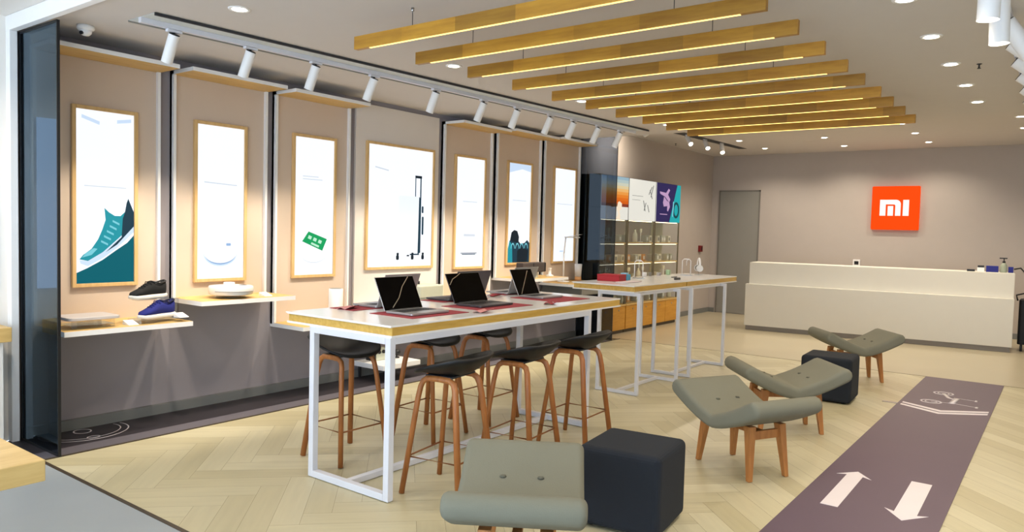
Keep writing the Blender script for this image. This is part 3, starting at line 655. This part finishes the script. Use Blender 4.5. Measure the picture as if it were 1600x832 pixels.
# ------------------------------------------------------------------ things on the wall shelves
# slab-shaped gadget on a clear stand
t = thing('slim_gadget', 'flat pale grey square gadget on a clear stand at the left of the first shelf', 'gadget', (-5.42, 2.335, .801))
MB().prism(rrect(-.13, .14, -.17, .17, .03, 5), 'z', .06, .082).build('body', mat('pale_grey_plastic', (196, 190, 188), .4), t, bevel=.004)
MB().box(-.1, .11, -.14, .14, .02, .024).box(-.1, -.09, -.14, .14, 0, .06).box(.10, .11, -.14, .14, 0, .06).build('clear_stand', M_acryl, t)
def price_card(x, y, z, lab, s=.045):
    b = MB(); b.prism([(-s, .0), (s, .0), (s, .004), (-s, .03), (-s, .0)][:4], 'y', -s * .8, s * .8); o = b.build('price_card', M_white); o.location = (x, y, z); return tag(o, lab, 'card', 'white cards on the wall shelves')
price_card(-5.34, 2.60, .801, 'white card in the middle of the first shelf'); price_card(-5.30, 2.955, .831, 'white card beside the blue sneaker, upon its clear block'); price_card(-5.42, 3.77, .936, 'white card to the right of the robot vacuum')
ab = MB(); ab.box(-5.47, -5.27, 2.64, 3.0, .801, .83); ab = ab.build('display_block', M_acryl); relocate(ab); tag(ab, 'low clear block that carries the blue sneaker', 'display stand')
def sneaker(label, loc, rz, upper, lining, sole_m):
    """toe towards -y; length .27"""
    t = thing('sneaker', label, 'shoe', loc, rz, 'pair of sneakers on the first shelf'); n = 20; t.scale = (1.15, 1.15, 1.15)
    st = [(-.135, .012, .0), (-.125, .028, 0), (-.09, .044, 0), (-.03, .046, 0), (.04, .038, 0), (.095, .037, 0), (.128, .028, 0), (.137, .012, 0)]
    def sect(y, hw, z0, z1, p=2.6):
        return [(hw * math.copysign(abs(math.cos(a)) ** (2 / p), math.cos(a)), y, (z0 + z1) / 2 + (z1 - z0) / 2 * math.copysign(abs(math.sin(a)) ** (2 / p), math.sin(a))) for a in [2 * PI * i / n for i in range(n)]]
    so = MB(); so.loft([sect(y, hw, .0 + (.018 if abs(y) > .13 else (.008 if abs(y) > .12 else 0)), .03, 4) for y, hw, _ in st]); so.build('sole', sole_m, t)
    up = MB(); tops = [(-.128, .018, .035), (-.11, .036, .052), (-.08, .042, .062), (-.045, .042, .078), (-.01, .039, .098), (.02, .036, .108), (.055, .034, .096), (.09, .034, .095), (.118, .028, .112), (.13, .016, .108)]
    up.loft([sect(y, hw, .022, zt, 2.3) for y, hw, zt in tops]); up.build('upper', upper, t)
    co_ = MB(); co_.tube([(-.022, .03, .108), (-.031, .07, .097), (-.02, .118, .11), (0, .127, .114), (.02, .118, .11), (.031, .07, .097), (.022, .03, .108), (0, .022, .112)], .006, 8, True); co_.build('collar', lining, t)
    lc = MB()
    for k in range(5): y = -.055 + k * .016; z = .076 + k * .0085; lc.tube([(-.02, y, z - .002), (0, y + .004, z + .004), (.02, y, z - .002)], .0026, 6)
    lc.tube([(-.03, .0, .095), (-.018, -.004, .112), (0, 0, .106), (.018, -.004, .112), (.03, 0, .095)], .0026, 6); lc.build('laces', upper, t)
    return t
M_sole = mat('white_rubber', (228, 224, 216), .6)
sneaker('black sneaker with a white sole, the upper one of the pair', (-5.40, 2.755, .972), .25, mat('black_knit', (20, 20, 22), .9), M_black, M_sole)
sneaker('blue sneaker with a white sole, the lower one of the pair', (-5.36, 2.80, .831), .25, mat('royal_blue_knit', (28, 36, 112), .9), mat('navy_lining', (16, 20, 60), .9), M_sole)
st = MB(); st.box(-5.44, -5.38, 2.965, 2.98, .831, .964).box(-5.45, -5.36, 2.66, 2.98, .964, .971); st = st.build('display_stand', M_acryl); relocate(st); tag(st, 'clear riser that holds the black sneaker above the blue one', 'display stand')
t = thing('robot_vacuum', 'white round robot vacuum on the second wall shelf', 'robot vacuum', (-5.46, 3.47, .936))
MB().lathe([(.0, .028), (.16, .028), (.172, .035), (.175, .085), (.168, .098), (.10, .104), (0, .104)], (0, 0, 0), 40).build('body', mat('gloss_white_plastic', (230, 228, 224), .25), t)
MB().lathe([(.045, .104), (.045, .118), (.04, .122), (0, .122)], (-.06, .02, 0), 24).build('turret', M_white, t); MB().tube(arc3 := [(.177 * math.cos(a), .177 * math.sin(a), .06) for a in [-1.3 + 2.6 * i / 20 for i in range(21)]], .004, 6).build('bumper', mat('grey_bumper', (160, 158, 156), .4), t)
MB().box(.03, .07, .05, .10, .104, .106).build('button', M_dark, t); MB().lathe([(.12, 0), (.12, .01), (.09, .028)], (0, 0, 0), 32).build('clear_stand', M_acryl, t)
t = thing('air_purifier', 'small white cylinder speaker on the third wall shelf behind the table corner', 'gadget', (-5.45, 4.55, .651))
MB().lathe([(.062, 0), (.066, .01), (.066, .30), (.06, .308), (.05, .306), (0, .300)], (0, 0, 0), 32).build('body', M_white, t); MB().lathe([(.05, .3075), (.056, .3085), (.056, .311), (.05, .311)], (0, 0, 0), 32).build('top_ring', M_grey, t)
t = thing('rice_cooker', 'pale boxy appliance with a rounded top on the off-white panel shelf', 'appliance', (-5.50, 5.78, .741))
MB().prism(rrect(-.11, .13, -.19, .19, .03, 4), 'z', .0, .20).build('body', mat('pale_sage_plastic', (188, 190, 172), .45), t, bevel=.015, seg=3)
MB().box(.128, .134, -.188, .188, .07, .076).build('seam', M_grey, t); m_ = MB()
for k in range(5): m_.cyl((-.05 + .0 * k, -.16 + k * .035, .20), (-.05, -.16 + k * .035, .235), .012, n=10)
m_.build('top_knob', M_dark, t)
t = thing('sound_box', 'dark brown soundbox raised on the shelf below the backpack poster', 'speaker', (-5.40, 7.62, .951))
MB().box(-.05, .06, -.25, .26, .075, .195).build('cabinet', mat('dark_brown_cloth', (66, 58, 56), .9), t, bevel=.012); MB().box(.058, .064, -.03, -.015, .08, .19).box(.058, .064, .22, .235, .08, .19).build('front_band', M_black, t)
MB().box(-.03, .03, -.12, .12, 0, .075).build('foot', mat('sage_foot', (180, 182, 166), .6), t)
# last panel: drawer below, desk lamp, cup
t = thing('drawer_box', 'dark grey drawer box hung under the last wall shelf', 'drawer', (-5.42, 8.80, .70)); MB().box(-.32, .30, -.43, .44, 0, .109).build('drawer_case', mat('dark_grey_drawer', (92, 92, 88), .5), t, bevel=.003); MB().box(.30, .306, -.40, .41, .01, .10).build('drawer_front', M_grey, t)
t = thing('desk_lamp', 'slim white desk lamp on the last wall shelf', 'lamp', (-5.58, 8.66, .846))
MB().lathe([(.085, 0), (.085, .012), (.075, .016), (0, .016)], (0, 0, 0), 28).build('base', M_white, t); MB().cyl((0, 0, .016), (0, 0, .40), .011, n=12).build('pole', M_white, t)
MB().cyl((0, 0, .39), (.01, .02, .63), .009, n=10).build('pole', M_white, t); MB().taper((.01, .02, .625), (.06, .34, .665), .012, .016).build('lamp_arm', M_white, t); lp_ = MB(); lp_.box(.0, .05, .0, .33, .615, .63); 
lp_.build('lamp_head', M_white, t)
t = thing('tall_cup', 'white tall cup with an orange foot on the last wall shelf', 'cup', (-5.60, 9.08, .846))
MB().lathe([(.045, .06), (.055, .24), (.05, .24), (.04, .07), (0, .07)], (0, 0, 0), 24).build('cup_wall', M_white, t); MB().lathe([(.05, 0), (.045, .06), (0, .06)], (0, 0, 0), 24).build('cup_foot', mat('apricot_foot', (222, 170, 116), .6), t)
t = thing('cable_coil', 'small white gadget at the front of the sixth shelf beside the soundbox', 'gadget', (-5.42, 8.08, .951)); MB().lathe([(.05, 0), (.05, .02), (.02, .03), (.02, .10), (.03, .11), (0, .115)], (0, 0, 0), 20).build('body', M_white, t)

# ------------------------------------------------------------------ gadgets on the slim tables
Z2 = 1.051
def boxitem(name, label, cat, x, y, z, sx, sy, sz, m, rz=0, grp=None, bev=.003):
    b = MB(); b.box(-sx / 2, sx / 2, -sy / 2, sy / 2, 0, sz); o = b.build(name, m, bevel=bev); o.location = (x, y, z); o.rotation_euler = (0, 0, rz); return tag(o, label, cat, grp)
t = thing('gift_box', 'red box on the nearer gadget table', 'box', (-3.76, 6.76, Z2), .12)
MB().box(-.12, .12, -.10, .10, 0, .055).build('box_tray', mat('red_card', (170, 24, 34), .5), t, bevel=.002); MB().box(-.122, .122, -.102, .102, .055, .068).build('box_lid', mat('red_card', (170, 24, 34), .5), t, bevel=.002)
t = thing('gift_box', 'small light blue box beside the red box', 'box', (-3.74, 7.00, Z2), .2); MB().box(-.05, .05, -.06, .06, 0, .06).build('box_tray', mat('blue_card', (70, 160, 200), .5), t, bevel=.004); MB().box(-.03, .03, -.04, .04, .06, .075).build('box_lid', mat('pale_blue_card', (150, 200, 224), .5), t)
boxitem('sample_tray', 'flat white tray with samples in front of the red box', 'tray', -3.54, 6.72, Z2, .12, .34, .008, mat('pinkish_tray', (220, 205, 208), .5))
def arch_stand(x, y, h, w, lab):
    t = thing('headphone_stand', lab, 'display stand', (x, y, Z2), 1.9); MB().box(-.05, .05, -w / 2 - .02, w / 2 + .02, 0, .006).build('base', M_acryl, t)
    MB().tube([(0, -w / 2, .006), (0, -w / 2, h - .02), (0, -w / 2 + .02, h), (0, w / 2 - .02, h), (0, w / 2, h - .02), (0, w / 2, .006)], .005, 8).build('arch', M_white, t)
    MB().tube([(0, -w / 2 + .02, h), (.01, 0, h - .02), (.012, .0, h - .08)], .0035, 6).build('hanging_cable', M_white, t)
arch_stand(-3.76, 7.36, .20, .09, 'white wire arch stand in the middle of the nearer gadget table')
arch_stand(-3.70, 8.50, .20, .10, 'white wire arch stand beside the white headphones')
t = thing('headphones', 'white over-ear headphones standing on the farther gadget table', 'headphones', (-3.66, 8.78, Z2), .6)
MB().cyl((0, 0, 0), (0, 0, .18), .006, n=8).lathe([(.05, 0), (.05, .006), (0, .006)], (0, 0, 0), 20).build('stand', M_acryl, t)
MB().tube([(0, .075 * math.sin(a), .13 + .075 * math.cos(a)) for a in [-1.9 + 3.8 * i / 20 for i in range(21)]], .009, 8, ry=.014).build('headband', M_white, t)
for s in (-1, 1): MB().cyl((0, s * .06, .085), (0, s * .085, .08), .042, .038, n=20).build('ear_cup', M_white, t); MB().cyl((0, s * .048, .085), (0, s * .06, .085), .036, n=20).build('ear_pad', M_grey, t)
sm = [(-3.86, 7.14, .05, .05, .045, M_dark, 'small dark gadget just behind the blue box'), (-3.90, 7.78, .04, .04, .05, M_white, 'small white cube right of the nearer wire arch stand'), (-3.90, 7.93, .03, .035, .045, M_grey, 'small grey gadget beyond the white cube'),
      (-3.90, 8.16, .04, .04, .035, M_alu, 'small silver gadget on the farther table near the joint'), (-3.90, 8.42, .05, .03, .06, mat('pale_green_plastic', (170, 200, 160), .5), 'small pale green gadget on the farther table'),
      (-3.42, 7.62, .03, .09, .012, M_black, 'small flat black gadget on the farther table front'), (-3.50, 7.80, .03, .10, .010, M_black, 'small flat black gadget in the middle of the farther table'), (-3.62, 7.98, .02, .12, .008, M_dark, 'thin dark gadget behind the flat black ones')]
for x, y, sx, sy, sz, m, lab in sm: boxitem('small_gadget', lab, 'gadget', x, y, Z2, sx, sy, sz, m, random.uniform(-.4, .4), 'small gadgets on the slim tables')

# ------------------------------------------------------------------ stools
def make_stool(label, loc, rz):
    """backrest lip towards +x"""
    t = thing('bar_stool', label, 'stool', loc, rz, 'black bar stools at the long table'); n = 40; rings = []
    def surf(r, a):
        c, s = math.cos(a), math.sin(a); p = 2.7; k = (abs(c) ** p + abs(s) ** p) ** (-1 / p)
        x = .205 * r * c * k; y = .228 * r * s * k; bk_ = max(0.0, x / .205)
        w_ = min(1.0, max(0.0, (x / .205 + 1.0) / 1.6)) ** .85
        z = .703 + .112 * w_ * r ** 2.3 + .006 * r * r - .010 * max(0, -x / .205) ** 3
        return (x + .02, y, z)
    b = MB(); N = 9; b.smooth = True
    cen = b.bm.verts.new(surf(0, 0)); prev = None
    for i in range(1, N + 1):
        R_ = [b.bm.verts.new(surf(i / N, 2 * PI * j / n)) for j in range(n)]
        for j in range(n):
            if prev is None: b._f([cen, R_[j], R_[(j + 1) % n]])
            else: b._f([prev[j], R_[j], R_[(j + 1) % n], prev[(j + 1) % n]])
        prev = R_
    b.build('seat_shell', M_seat, t, sol=.013, norm=False)
    for s in (-1, 1):
        pts = [(-.195, s * .20, 0.004), (-.128, s * .148, .56), (-.117, s * .138, .63), (-.103, s * .132, .663), (-.075, s * .130, .680), (.0, s * .13, .683), (.075, s * .130, .680), (.103, s * .132, .663), (.117, s * .138, .63), (.128, s * .148, .56), (.195, s * .20, 0.004)]
        MB().tube(pts, .0165, 10, ry=.019).build('bentwood_leg_pair', M_wleg, t)
    MB().tube([(-.169, -.18, .22), (.169, -.18, .22), (.169, .18, .22), (-.169, .18, .22)], .0055, 8, True).build('footrest', mat('copper_rod', (150, 98, 60), .35, .4), t)
    MB().box(-.09, .09, -.13, .13, .690, .700).box(-.02, .02, -.135, .135, .675, .695).build('seat_support', M_dark, t)
    return t
s0 = make_stool('black stool at the near right of the table, closest to the grey chair', (-2.87, 3.265, 0), .16)
dup(s0, (-2.86, 3.97, 0), .10, 'black stool in the middle of the right side of the table')
dup(s0, (-2.86, 4.66, 0), .06, 'black stool at the far right of the table, nearest the second table')
dup(s0, (-3.83, 3.30, 0), PI - .02, 'black stool at the left side of the table, seen through the near end frame')
dup(s0, (-3.76, 4.05, 0), PI + .08, 'black stool in the middle of the left side, behind the near leg')
dup(s0, (-3.76, 4.70, 0), PI + .05, 'black stool at the far end of the left side of the table')

# ------------------------------------------------------------------ curved grey seats
def make_chair(label, loc, rz):
    """wings rise towards -x and +x, width along y"""
    t = thing('curved_chair', label, 'chair', loc, rz, 'grey-green curved seats'); H = .338
    def ztop(x): return .392 + .145 * (abs(x) / H) ** 1.35
    N = 24; top = []; bot = []
    for i in range(N + 1):
        x = -H + 2 * H * i / N; dz = .196 * (abs(x) / H) ** .35 / H * min(1, abs(x) / .06) * (1 if x > 0 else -1); L = math.hypot(1, dz); th = .098 + .012 * (abs(x) / H)
        top.append((x, ztop(x) - (.012 * math.exp(-(x / .02) ** 2)))); bot.append((x + dz / L * th, ztop(x) - th / L))
    e1 = []; e0 = []
    def cap(p, q, s):
        m = ((p[0] + q[0]) / 2, (p[1] + q[1]) / 2); r = math.hypot(p[0] - q[0], p[1] - q[1]) / 2; a0 = math.atan2(p[1] - m[1], p[0] - m[0])
        return [(m[0] + r * math.cos(a0 - s * PI * k / 6), m[1] + r * math.sin(a0 - s * PI * k / 6)) for k in range(1, 6)]
    loop = top + cap(top[-1], bot[-1], 1) + bot[::-1] + cap(bot[0], top[0], 1)
    b = MB(); b.prism(loop, 'y', -.28, .28)
    for f in b.bm.faces: f.smooth = True
    b.build('upholstered_seat', M_fabG, t, bevel=.042, seg=6, angle=1.0)
    for sx in (-1, 1):
        for sy in (-1, 1):
            x = sx * .15; z = ztop(x); MB().lathe([(.016, -.002), (.013, .004), (0, .006)], (x, sy * .085, z), 14).build('button', mat('button_cloth', (96, 96, 84), .9), t)
    for sx in (-1, 1):
        for sy in (-1, 1): MB().taper((sx * .205, sy * .125, .345), (sx * .245, sy * .152, 0.002), .027, .015).build('leg', M_wleg2, t, bevel=.003)
        m = MB(); m.prism([(-.125, .255), (.125, .255), (.125, .31), (-.125, .31)], 'x', sx * .205 - .012, sx * .205 + .012); m.build('end_rail', M_wleg2, t)
    MB().box(-.2, .2, -.02, .02, .262, .30).build('long_rail', M_wleg2, t)
    return t
c0 = make_chair('curved grey-green chair seen whole between the cube and the runner', (-1.675, 4.85, 0), math.radians(-28))
dup(c0, (-1.765, 6.08, 0), math.radians(38), 'curved grey-green chair behind the first one, beside the far cube')
dup(c0, (-1.82, 8.77, 0), math.radians(36), 'curved grey-green chair farthest back, in front of the white counter')
dup(c0, (-1.83, 2.545, 0), math.radians(-57.5), 'curved grey-green chair cut by the bottom edge of the picture')
def make_cube(label, loc, rz, s=.44, h=.43):
    b = MB(); b.box(-s / 2, s / 2, -s / 2, s / 2, .012, h)
    t = thing('cube_stool', label, 'ottoman', loc, rz, 'charcoal cube ottomans'); b.build('upholstery', M_fabB, t, bevel=.035, seg=4)
    for x in (-1, 1):
        for y in (-1, 1): MB().cyl((x * .16, y * .16, 0), (x * .16, y * .16, .02), .02, n=12).build('foot', M_black, t)
    return t
k0 = make_cube('charcoal cube ottoman beside the chair at the bottom of the picture', (-1.815, 3.56, 0), math.radians(7), .455, .43)
dup(k0, (-1.775, 7.56, 0), math.radians(3), 'charcoal cube ottoman far back between two curved chairs')

# ------------------------------------------------------------------ counter and sign
cn = thing('reception_counter', 'long white two-level reception counter in front of the back wall', 'counter', (-4.232, 12.133, 0), math.atan2(.405, 3.665)); CL = 3.70
MB().box(0.02, CL - .02, .02, .66, .002, .075).build('kick_plate', M_ckick, cn); MB().box(0, CL, 0, .12, .075, .762).build('lower_front', M_counter, cn, bevel=.004)
MB().box(.03, CL, .12, .66, .075, 1.118).build('upper_body', M_counter, cn, bevel=.004)
sg = thing('logo_sign', 'square glowing orange sign with white letters on the back wall', 'sign', (-2.43, YB - .002, 1.725))
MB().prism([(x, z) for x, z in rrect(-.375, .375, 0, .76, .02, 4)], 'y', -.07, 0).build('sign_box', glow('orange_sign_face', (255, 72, 0), .76), sg, bevel=.006)
px = .75 / 567.0
def SP(x, y): return ((x - 461) * px, .38 + (418 - y) * px * 1.0)
m_ = MB()
def blk(pts): m_.prism([SP(*p) for p in pts], 'y', -.078, -.069)
blk([(280, 310), (470, 310)] + [(470 + 58 * math.sin(a), 368 - 58 * math.cos(a)) for a in [PI / 2 * k / 6 for k in range(7)]] + [(528, 520), (465, 520), (465, 385)] + [(455, 372), (350, 370)] + [(350, 520), (280, 520)])
blk([(375, 392), (440, 392), (440, 520), (375, 520)]); blk([(555, 312), (624, 312), (624, 520), (555, 520)])
m_.build('sign_letters', glow('white_sign_letter', (255, 240, 232), .85), sg)
t = thing('wall_switch', 'small white thermostat with a dark screen on the wall above the counter', 'switch', (-3.02, YB - .001, 1.06)); MB().box(-.06, .06, -.02, 0, 0, .12).build('plate', M_white, t, bevel=.004); MB().box(-.035, .035, -.024, -.02, .03, .09).build('screen', M_black, t)
t = thing('fire_alarm', 'small dark red fire alarm button on the wall left of the grey door', 'alarm', (XL + .007, 13.84, 1.22)); MB().box(0, .05, -.06, .06, 0, .12).build('housing', mat('alarm_red', (120, 24, 26), .4), t, bevel=.006); MB().box(.05, .053, -.03, .03, .03, .09).build('push_plate', mat('alarm_dark', (50, 14, 14), .4), t)
# clutter on and beside the counter
def on_counter(x): return 12.133 + (x + 4.232) * (.405 / 3.665)
def cyc(x, d): return on_counter(x) + d
t = thing('pump_bottle', 'clear sanitizer bottle with a black pump on the counter', 'bottle', (-.72, cyc(-.72, .32), 1.119)); MB().lathe([(.04, 0), (.042, .01), (.042, .11), (.02, .135), (.018, .14), (0, .14)], (0, 0, 0), 20).build('bottle_body', mat('cloudy_plastic', (150, 158, 140), .3), t)
MB().cyl((0, 0, .14), (0, 0, .165), .02, n=14).cyl((0, 0, .165), (0, 0, .20), .007, n=10).box(-.055, .04, -.012, .012, .198, .214).build('pump', M_black, t)
boxitem('small_box', 'blue box left of the pump bottle on the counter', 'box', -.86, cyc(-.86, .35), 1.119, .15, .10, .09, mat('deep_blue_card', (22, 26, 120), .5), .1, 'blue boxes on the counter')
boxitem('small_box', 'small blue box right of the pump bottle on the counter', 'box', -.635, cyc(-.635, .35), 1.119, .06, .08, .085, mat('deep_blue_card', (22, 26, 120), .5), .1, 'blue boxes on the counter')
t = thing('card_holder', 'small white and black holder on the counter left of the blue box', 'holder', (-1.0, cyc(-1.0, .35), 1.119), .1); MB().box(-.045, .045, -.03, .03, 0, .06).build('body', M_white, t, bevel=.003); MB().box(-.04, .04, -.025, .025, .06, .09).build('cards', M_dark, t)
boxitem('card_reader', 'flat black card reader on the counter at the left of the clutter', 'card reader', -1.12, cyc(-1.12, .33), 1.119, .10, .07, .03, M_black, .1)
t = thing('cargo_trolley', 'black bin with a bent handle at the right end of the counter', 'bin', (-.33, 12.95, 0)); MB().prism(rrect(-.18, .18, -.2, .2, .04, 4), 'z', .10, .74).build('bin_body', mat('matte_black_bin', (16, 18, 22), .6), t, bevel=.01)
for x in (-.13, .13): MB().cyl((x - .015, -.15, .05), (x + .015, -.15, .05), .05, n=18).build('wheel', M_dark, t); MB().box(x - .01, x + .01, -.17, -.13, .06, .11).build('caster_fork', M_grey, t)
MB().cyl((-.015, .15, .05), (.015, .15, .05), .05, n=18).build('wheel', M_dark, t)
t.location.y = 13.0
MB().tube([(-.2, -.1, .72), (-.22, -.1, .80), (-.1, -.1, .84), (.2, -.1, .82)], .012, 8).build('rim_handle', M_black, t)
hz = MB(); hz.tube([(-.60, 12.95, 1.17), (-.52, 12.95, 1.19), (-.46, 12.95, 1.12), (-.42, 12.95, 1.0), (-.42, 12.95, .845)], .011, 8); hz = hz.build('black_cable', M_black); relocate(hz); tag(hz, 'black cable arching off the right end of the counter', 'cable')

# ------------------------------------------------------------------ gadget cabinets along the left wall
c_sky = G('print_sunset_sky', (170, 190, 196), .8); c_or1 = G('print_sunset_orange', (236, 140, 60), .85); c_or2 = G('print_sunset_deep', (222, 96, 20), .85); c_sand = G('print_sand', (244, 226, 200), .95); c_cream = G('print_cream', (228, 226, 216), .95)
c_vio = G('print_violet_navy', (48, 40, 92), .8); c_cyan = G('print_cyan', (30, 170, 176), .85); c_pinkp = G('print_pink', (196, 160, 200), .85); c_gl = G('print_line_grey', (120, 120, 118), .8); c_dkteal = G('print_band_teal', (16, 70, 80), .8)
def art_c1(p):
    n = 10; cols = [(150, 180, 196), (176, 196, 196), (204, 208, 190), (226, 206, 160), (240, 188, 116), (240, 160, 74), (236, 134, 44), (228, 112, 28), (220, 98, 20), (140, 60, 40)]
    for k in range(n):
        a = 1 - .70 * k / n; b_ = 1 - .70 * (k + 1) / n; p([(0, b_), (1, b_), (1, a), (0, a)], G('print_sunset_%d' % k, cols[k], .85), 1)
    p([(0, 0), (1, 0), (1, .30), (0, .30)], c_cream, 1)
    p([(.52, .0), (.62, .12), (.56, .25), (.6, .40), (.66, .43), (.75, .38), (.75, .26), (.66, .2), (.7, .1), (.7, 0)], c_sand, 3); p([(.35, .28), (.58, .30), (.6, .36), (.35, .36)], G('print_brown', (150, 90, 50), .8), 3)
def art_c2(p):
    p([(0, 0), (1, 0), (1, 1), (0, 1)], c_cream, 1)
    for a_, b_, c, d in ((.55, .25, .62, .45), (.60, .24, .52, .50), (.75, .22, .68, .40), (.72, .66, .84, .86), (.80, .60, .90, .9), (.86, .56, .76, .78)): line(p, a_, b_, c, d, .025, c_gl, 3)
    line(p, .1, .6, .5, .6, .01, c_gl, 3); line(p, .1, .5, .4, .5, .008, c_gl, 3)
def art_c3(p):
    p([(0, 0), (.55, 0), (.85, 1), (0, 1)], c_vio, 1); p([(.55, 0), (1, 0), (1, 1), (.85, 1)], c_cyan, 1)
    p([(.12, .78), (.38, .76), (.48, .88), (.54, .84), (.46, .72), (.56, .60), (.52, .52), (.44, .58), (.34, .66), (.14, .72)], c_pinkp, 2)
    p([(.30, .66), (.42, .56), (.52, .52), (.55, .40), (.48, .28), (.44, .30), (.44, .42), (.30, .40), (.26, .50)], c_pinkp, 3)
    p(arc(.82, .33, .14, 0, 2 * PI, 24, .22)[:-1], c_dkteal, 2); p(arc(.82, .33, .08, 0, 2 * PI, 24, .15)[:-1], c_cyan, 3); line(p, .15, .2, .45, .2, .02, c_pinkp, 3); line(p, .68, .15, .70, .55, .04, c_teal3, 4)
U = [(9.40, 10.24, art_c1, 'with a sunset poster on top, partly behind the smoked glass'), (10.26, 11.18, art_c2, 'with a cream poster on top, middle of the three'), (11.20, 12.15, art_c3, 'with a navy and cyan poster on top, farthest of the three')]
XC = -5.45
for i, (y0, y1, art, s) in enumerate(U):
    yc = (y0 + y1) / 2; w = (y1 - y0) / 2; t = thing('display_cabinet', 'gadget display cabinet ' + s, 'cabinet', (XC, yc, 0), 0, 'gadget display cabinets'); D = -.319
    MB().box(D, -.02, -w, w, .0, .05).build('plinth', M_brown, t); MB().box(D, -.006, -w, w, .05, .42).build('base_cabinet', M_orange, t)
    for k in (0, 1):
        dd = MB(); dd.box(-.006, .012, -w + .004 + k * w, -w + w - .004 + k * w, .055, .415); dd = dd.build('door', M_orange, t, bevel=.002); MB().lathe([(.0, .012), (.012, .012), (.012, .02), (0, .022)], (0, 0, 0), 12).build('knob', M_chrome, dd).matrix_parent_inverse = Matrix.Translation((0, -w + w / 2 + k * w, .36)) @ Matrix.Rotation(PI / 2, 4, 'Y')
    MB().box(D, .02, -w, w, .42, .445).build('worktop', M_wlight, t)
    for k, z in enumerate((.76, 1.07, 1.38)): MB().box(D, -.01, -w + .006, w - .006, z, z + .022).build('shelf', M_wlight if k else M_wlight, t)
    for yy in (-w, w - .02): MB().box(-.02, 0, yy, yy + .02, .445, 1.745).build('post', mat('olive_post', (120, 112, 92), .5), t)
    MB().box(-.012, -.008, -w + .02, w - .02, .445, 1.745).build('case_glass', M_glassC, t)
    if i == 2: MB().box(D + .001, D + .004, 0, w, .445, 1.745).build('back_panel', mat('sage_back_panel', (176, 172, 148), .7), t)
    for k, z in enumerate((1.07, 1.38, 1.745)): MB().box(-.06, -.03, -w + .04, w - .04, z - .008, z).build('shelf_light', glow('shelf_led', (255, 226, 176), 5.0), t)
    b = MB(); b.box(D, -.002, -w, w, 1.745, 2.40); b.build('header_box', mat('dark_header', (60, 64, 72), .5), t); b = MB(); mats = [c_cream]
    b.box(-.002, .004, -w + .005, w - .005, 1.75, 2.395)
    def poly(pts, m, lift=1):
        if m not in mats: mats.append(m)
        b.mi = mats.index(m); vs = [b.bm.verts.new((.004 + .0008 * lift, -w + .005 + min(max(u, 0), 1) * (2 * w - .01), 1.75 + min(max(v, 0), 1) * .645)) for u, v in pts]; b._f(vs)
    art(poly); b.build('header_print', mats, t, norm=False)
t = thing('cabinet_end', 'dark tall end panel of the gadget cabinets behind the smoked glass', 'cabinet', (-5.60, 9.385, 0)); MB().box(-.179, .15, -.012, .012, 0, 2.40).build('end_panel', mat('dark_brown_blue', (48, 46, 46), .5), t)
# goods in the cabinets
M_pk = mat('white_pack', (226, 222, 206), .5); M_pk2 = mat('orange_pack', (224, 160, 84), .5); M_pk3 = mat('clear_grey_pack', (184, 184, 170), .4); M_pk4 = mat('pale_green_pack', (180, 196, 168), .5)
def good(x, y, z, kind, lab):
    if kind == 'b' or kind == 'o' or kind == 'g':
        m = {'b': M_pk, 'o': M_pk2, 'g': M_pk3}[kind]; t = thing('goods_box', lab, 'box', (x, y, z), 0, 'boxed goods in the cabinets')
        MB().box(-.045, .045, -.045, .045, 0, .115).build('carton', m, t, bevel=.002); MB().box(.045, .0462, -.025, .025, .03, .085).build('pack_window', M_grey if kind == 'b' else M_white, t)
    elif kind == 'c':
        t = thing('goods_canister', lab, 'bottle', (x, y, z), 0, 'canisters in the cabinets'); MB().lathe([(.035, 0), (.042, .02), (.038, .13), (.015, .17), (.012, .21), (0, .212)], (0, 0, 0), 18).build('body', M_pk, t); MB().lathe([(.014, .205), (.014, .225), (0, .225)], (0, 0, 0), 14).build('cap', M_grey, t)
    elif kind == 's':
        t = thing('goods_stand', lab, 'gadget', (x, y, z), 0, 'gadgets on stands in the cabinets'); MB().lathe([(.04, 0), (.04, .012), (.006, .016), (.006, .20), (0, .2)], (0, 0, 0), 16).build('stand', M_white, t); MB().box(-.012, .012, -.03, .03, .16, .22).build('gadget_head', M_pk, t, bevel=.004)
gx = -5.60
names = {'b': 'white carton', 'o': 'orange carton', 'g': 'grey clear carton', 'c': 'white canister', 's': 'slim gadget stand'}
rows = {(0, 1.402): 'bbsg', (1, 1.402): 'gccsg', (2, 1.402): 'bbggb', (0, 1.092): 'obob', (1, 1.092): 'bogbo', (2, 1.092): 'ggbgg', (0, .782): 'gsb', (1, .782): 'osgcs', (2, .782): 'gbsg', (0, .446): 'bog', (1, .446): 'gogb', (2, .446): 'bsgc'}
cabn = ['nearest', 'middle', 'farthest']; shn = {1.402: 'top shelf', 1.092: 'second shelf', .782: 'third shelf', .446: 'worktop'}
for (u, z), s in rows.items():
    y0, y1 = U[u][0] + .10, U[u][1] - .10
    for k, ch_ in enumerate(s): good(gx + random.uniform(-.03, .05), y0 + (y1 - y0) * k / (len(s) - 1), z + .001, ch_, names[ch_] + ', ' + ords[k] + ' from left, ' + shn[z] + ' of the ' + cabn[u] + ' cabinet')
bpy.context.view_layer.update()
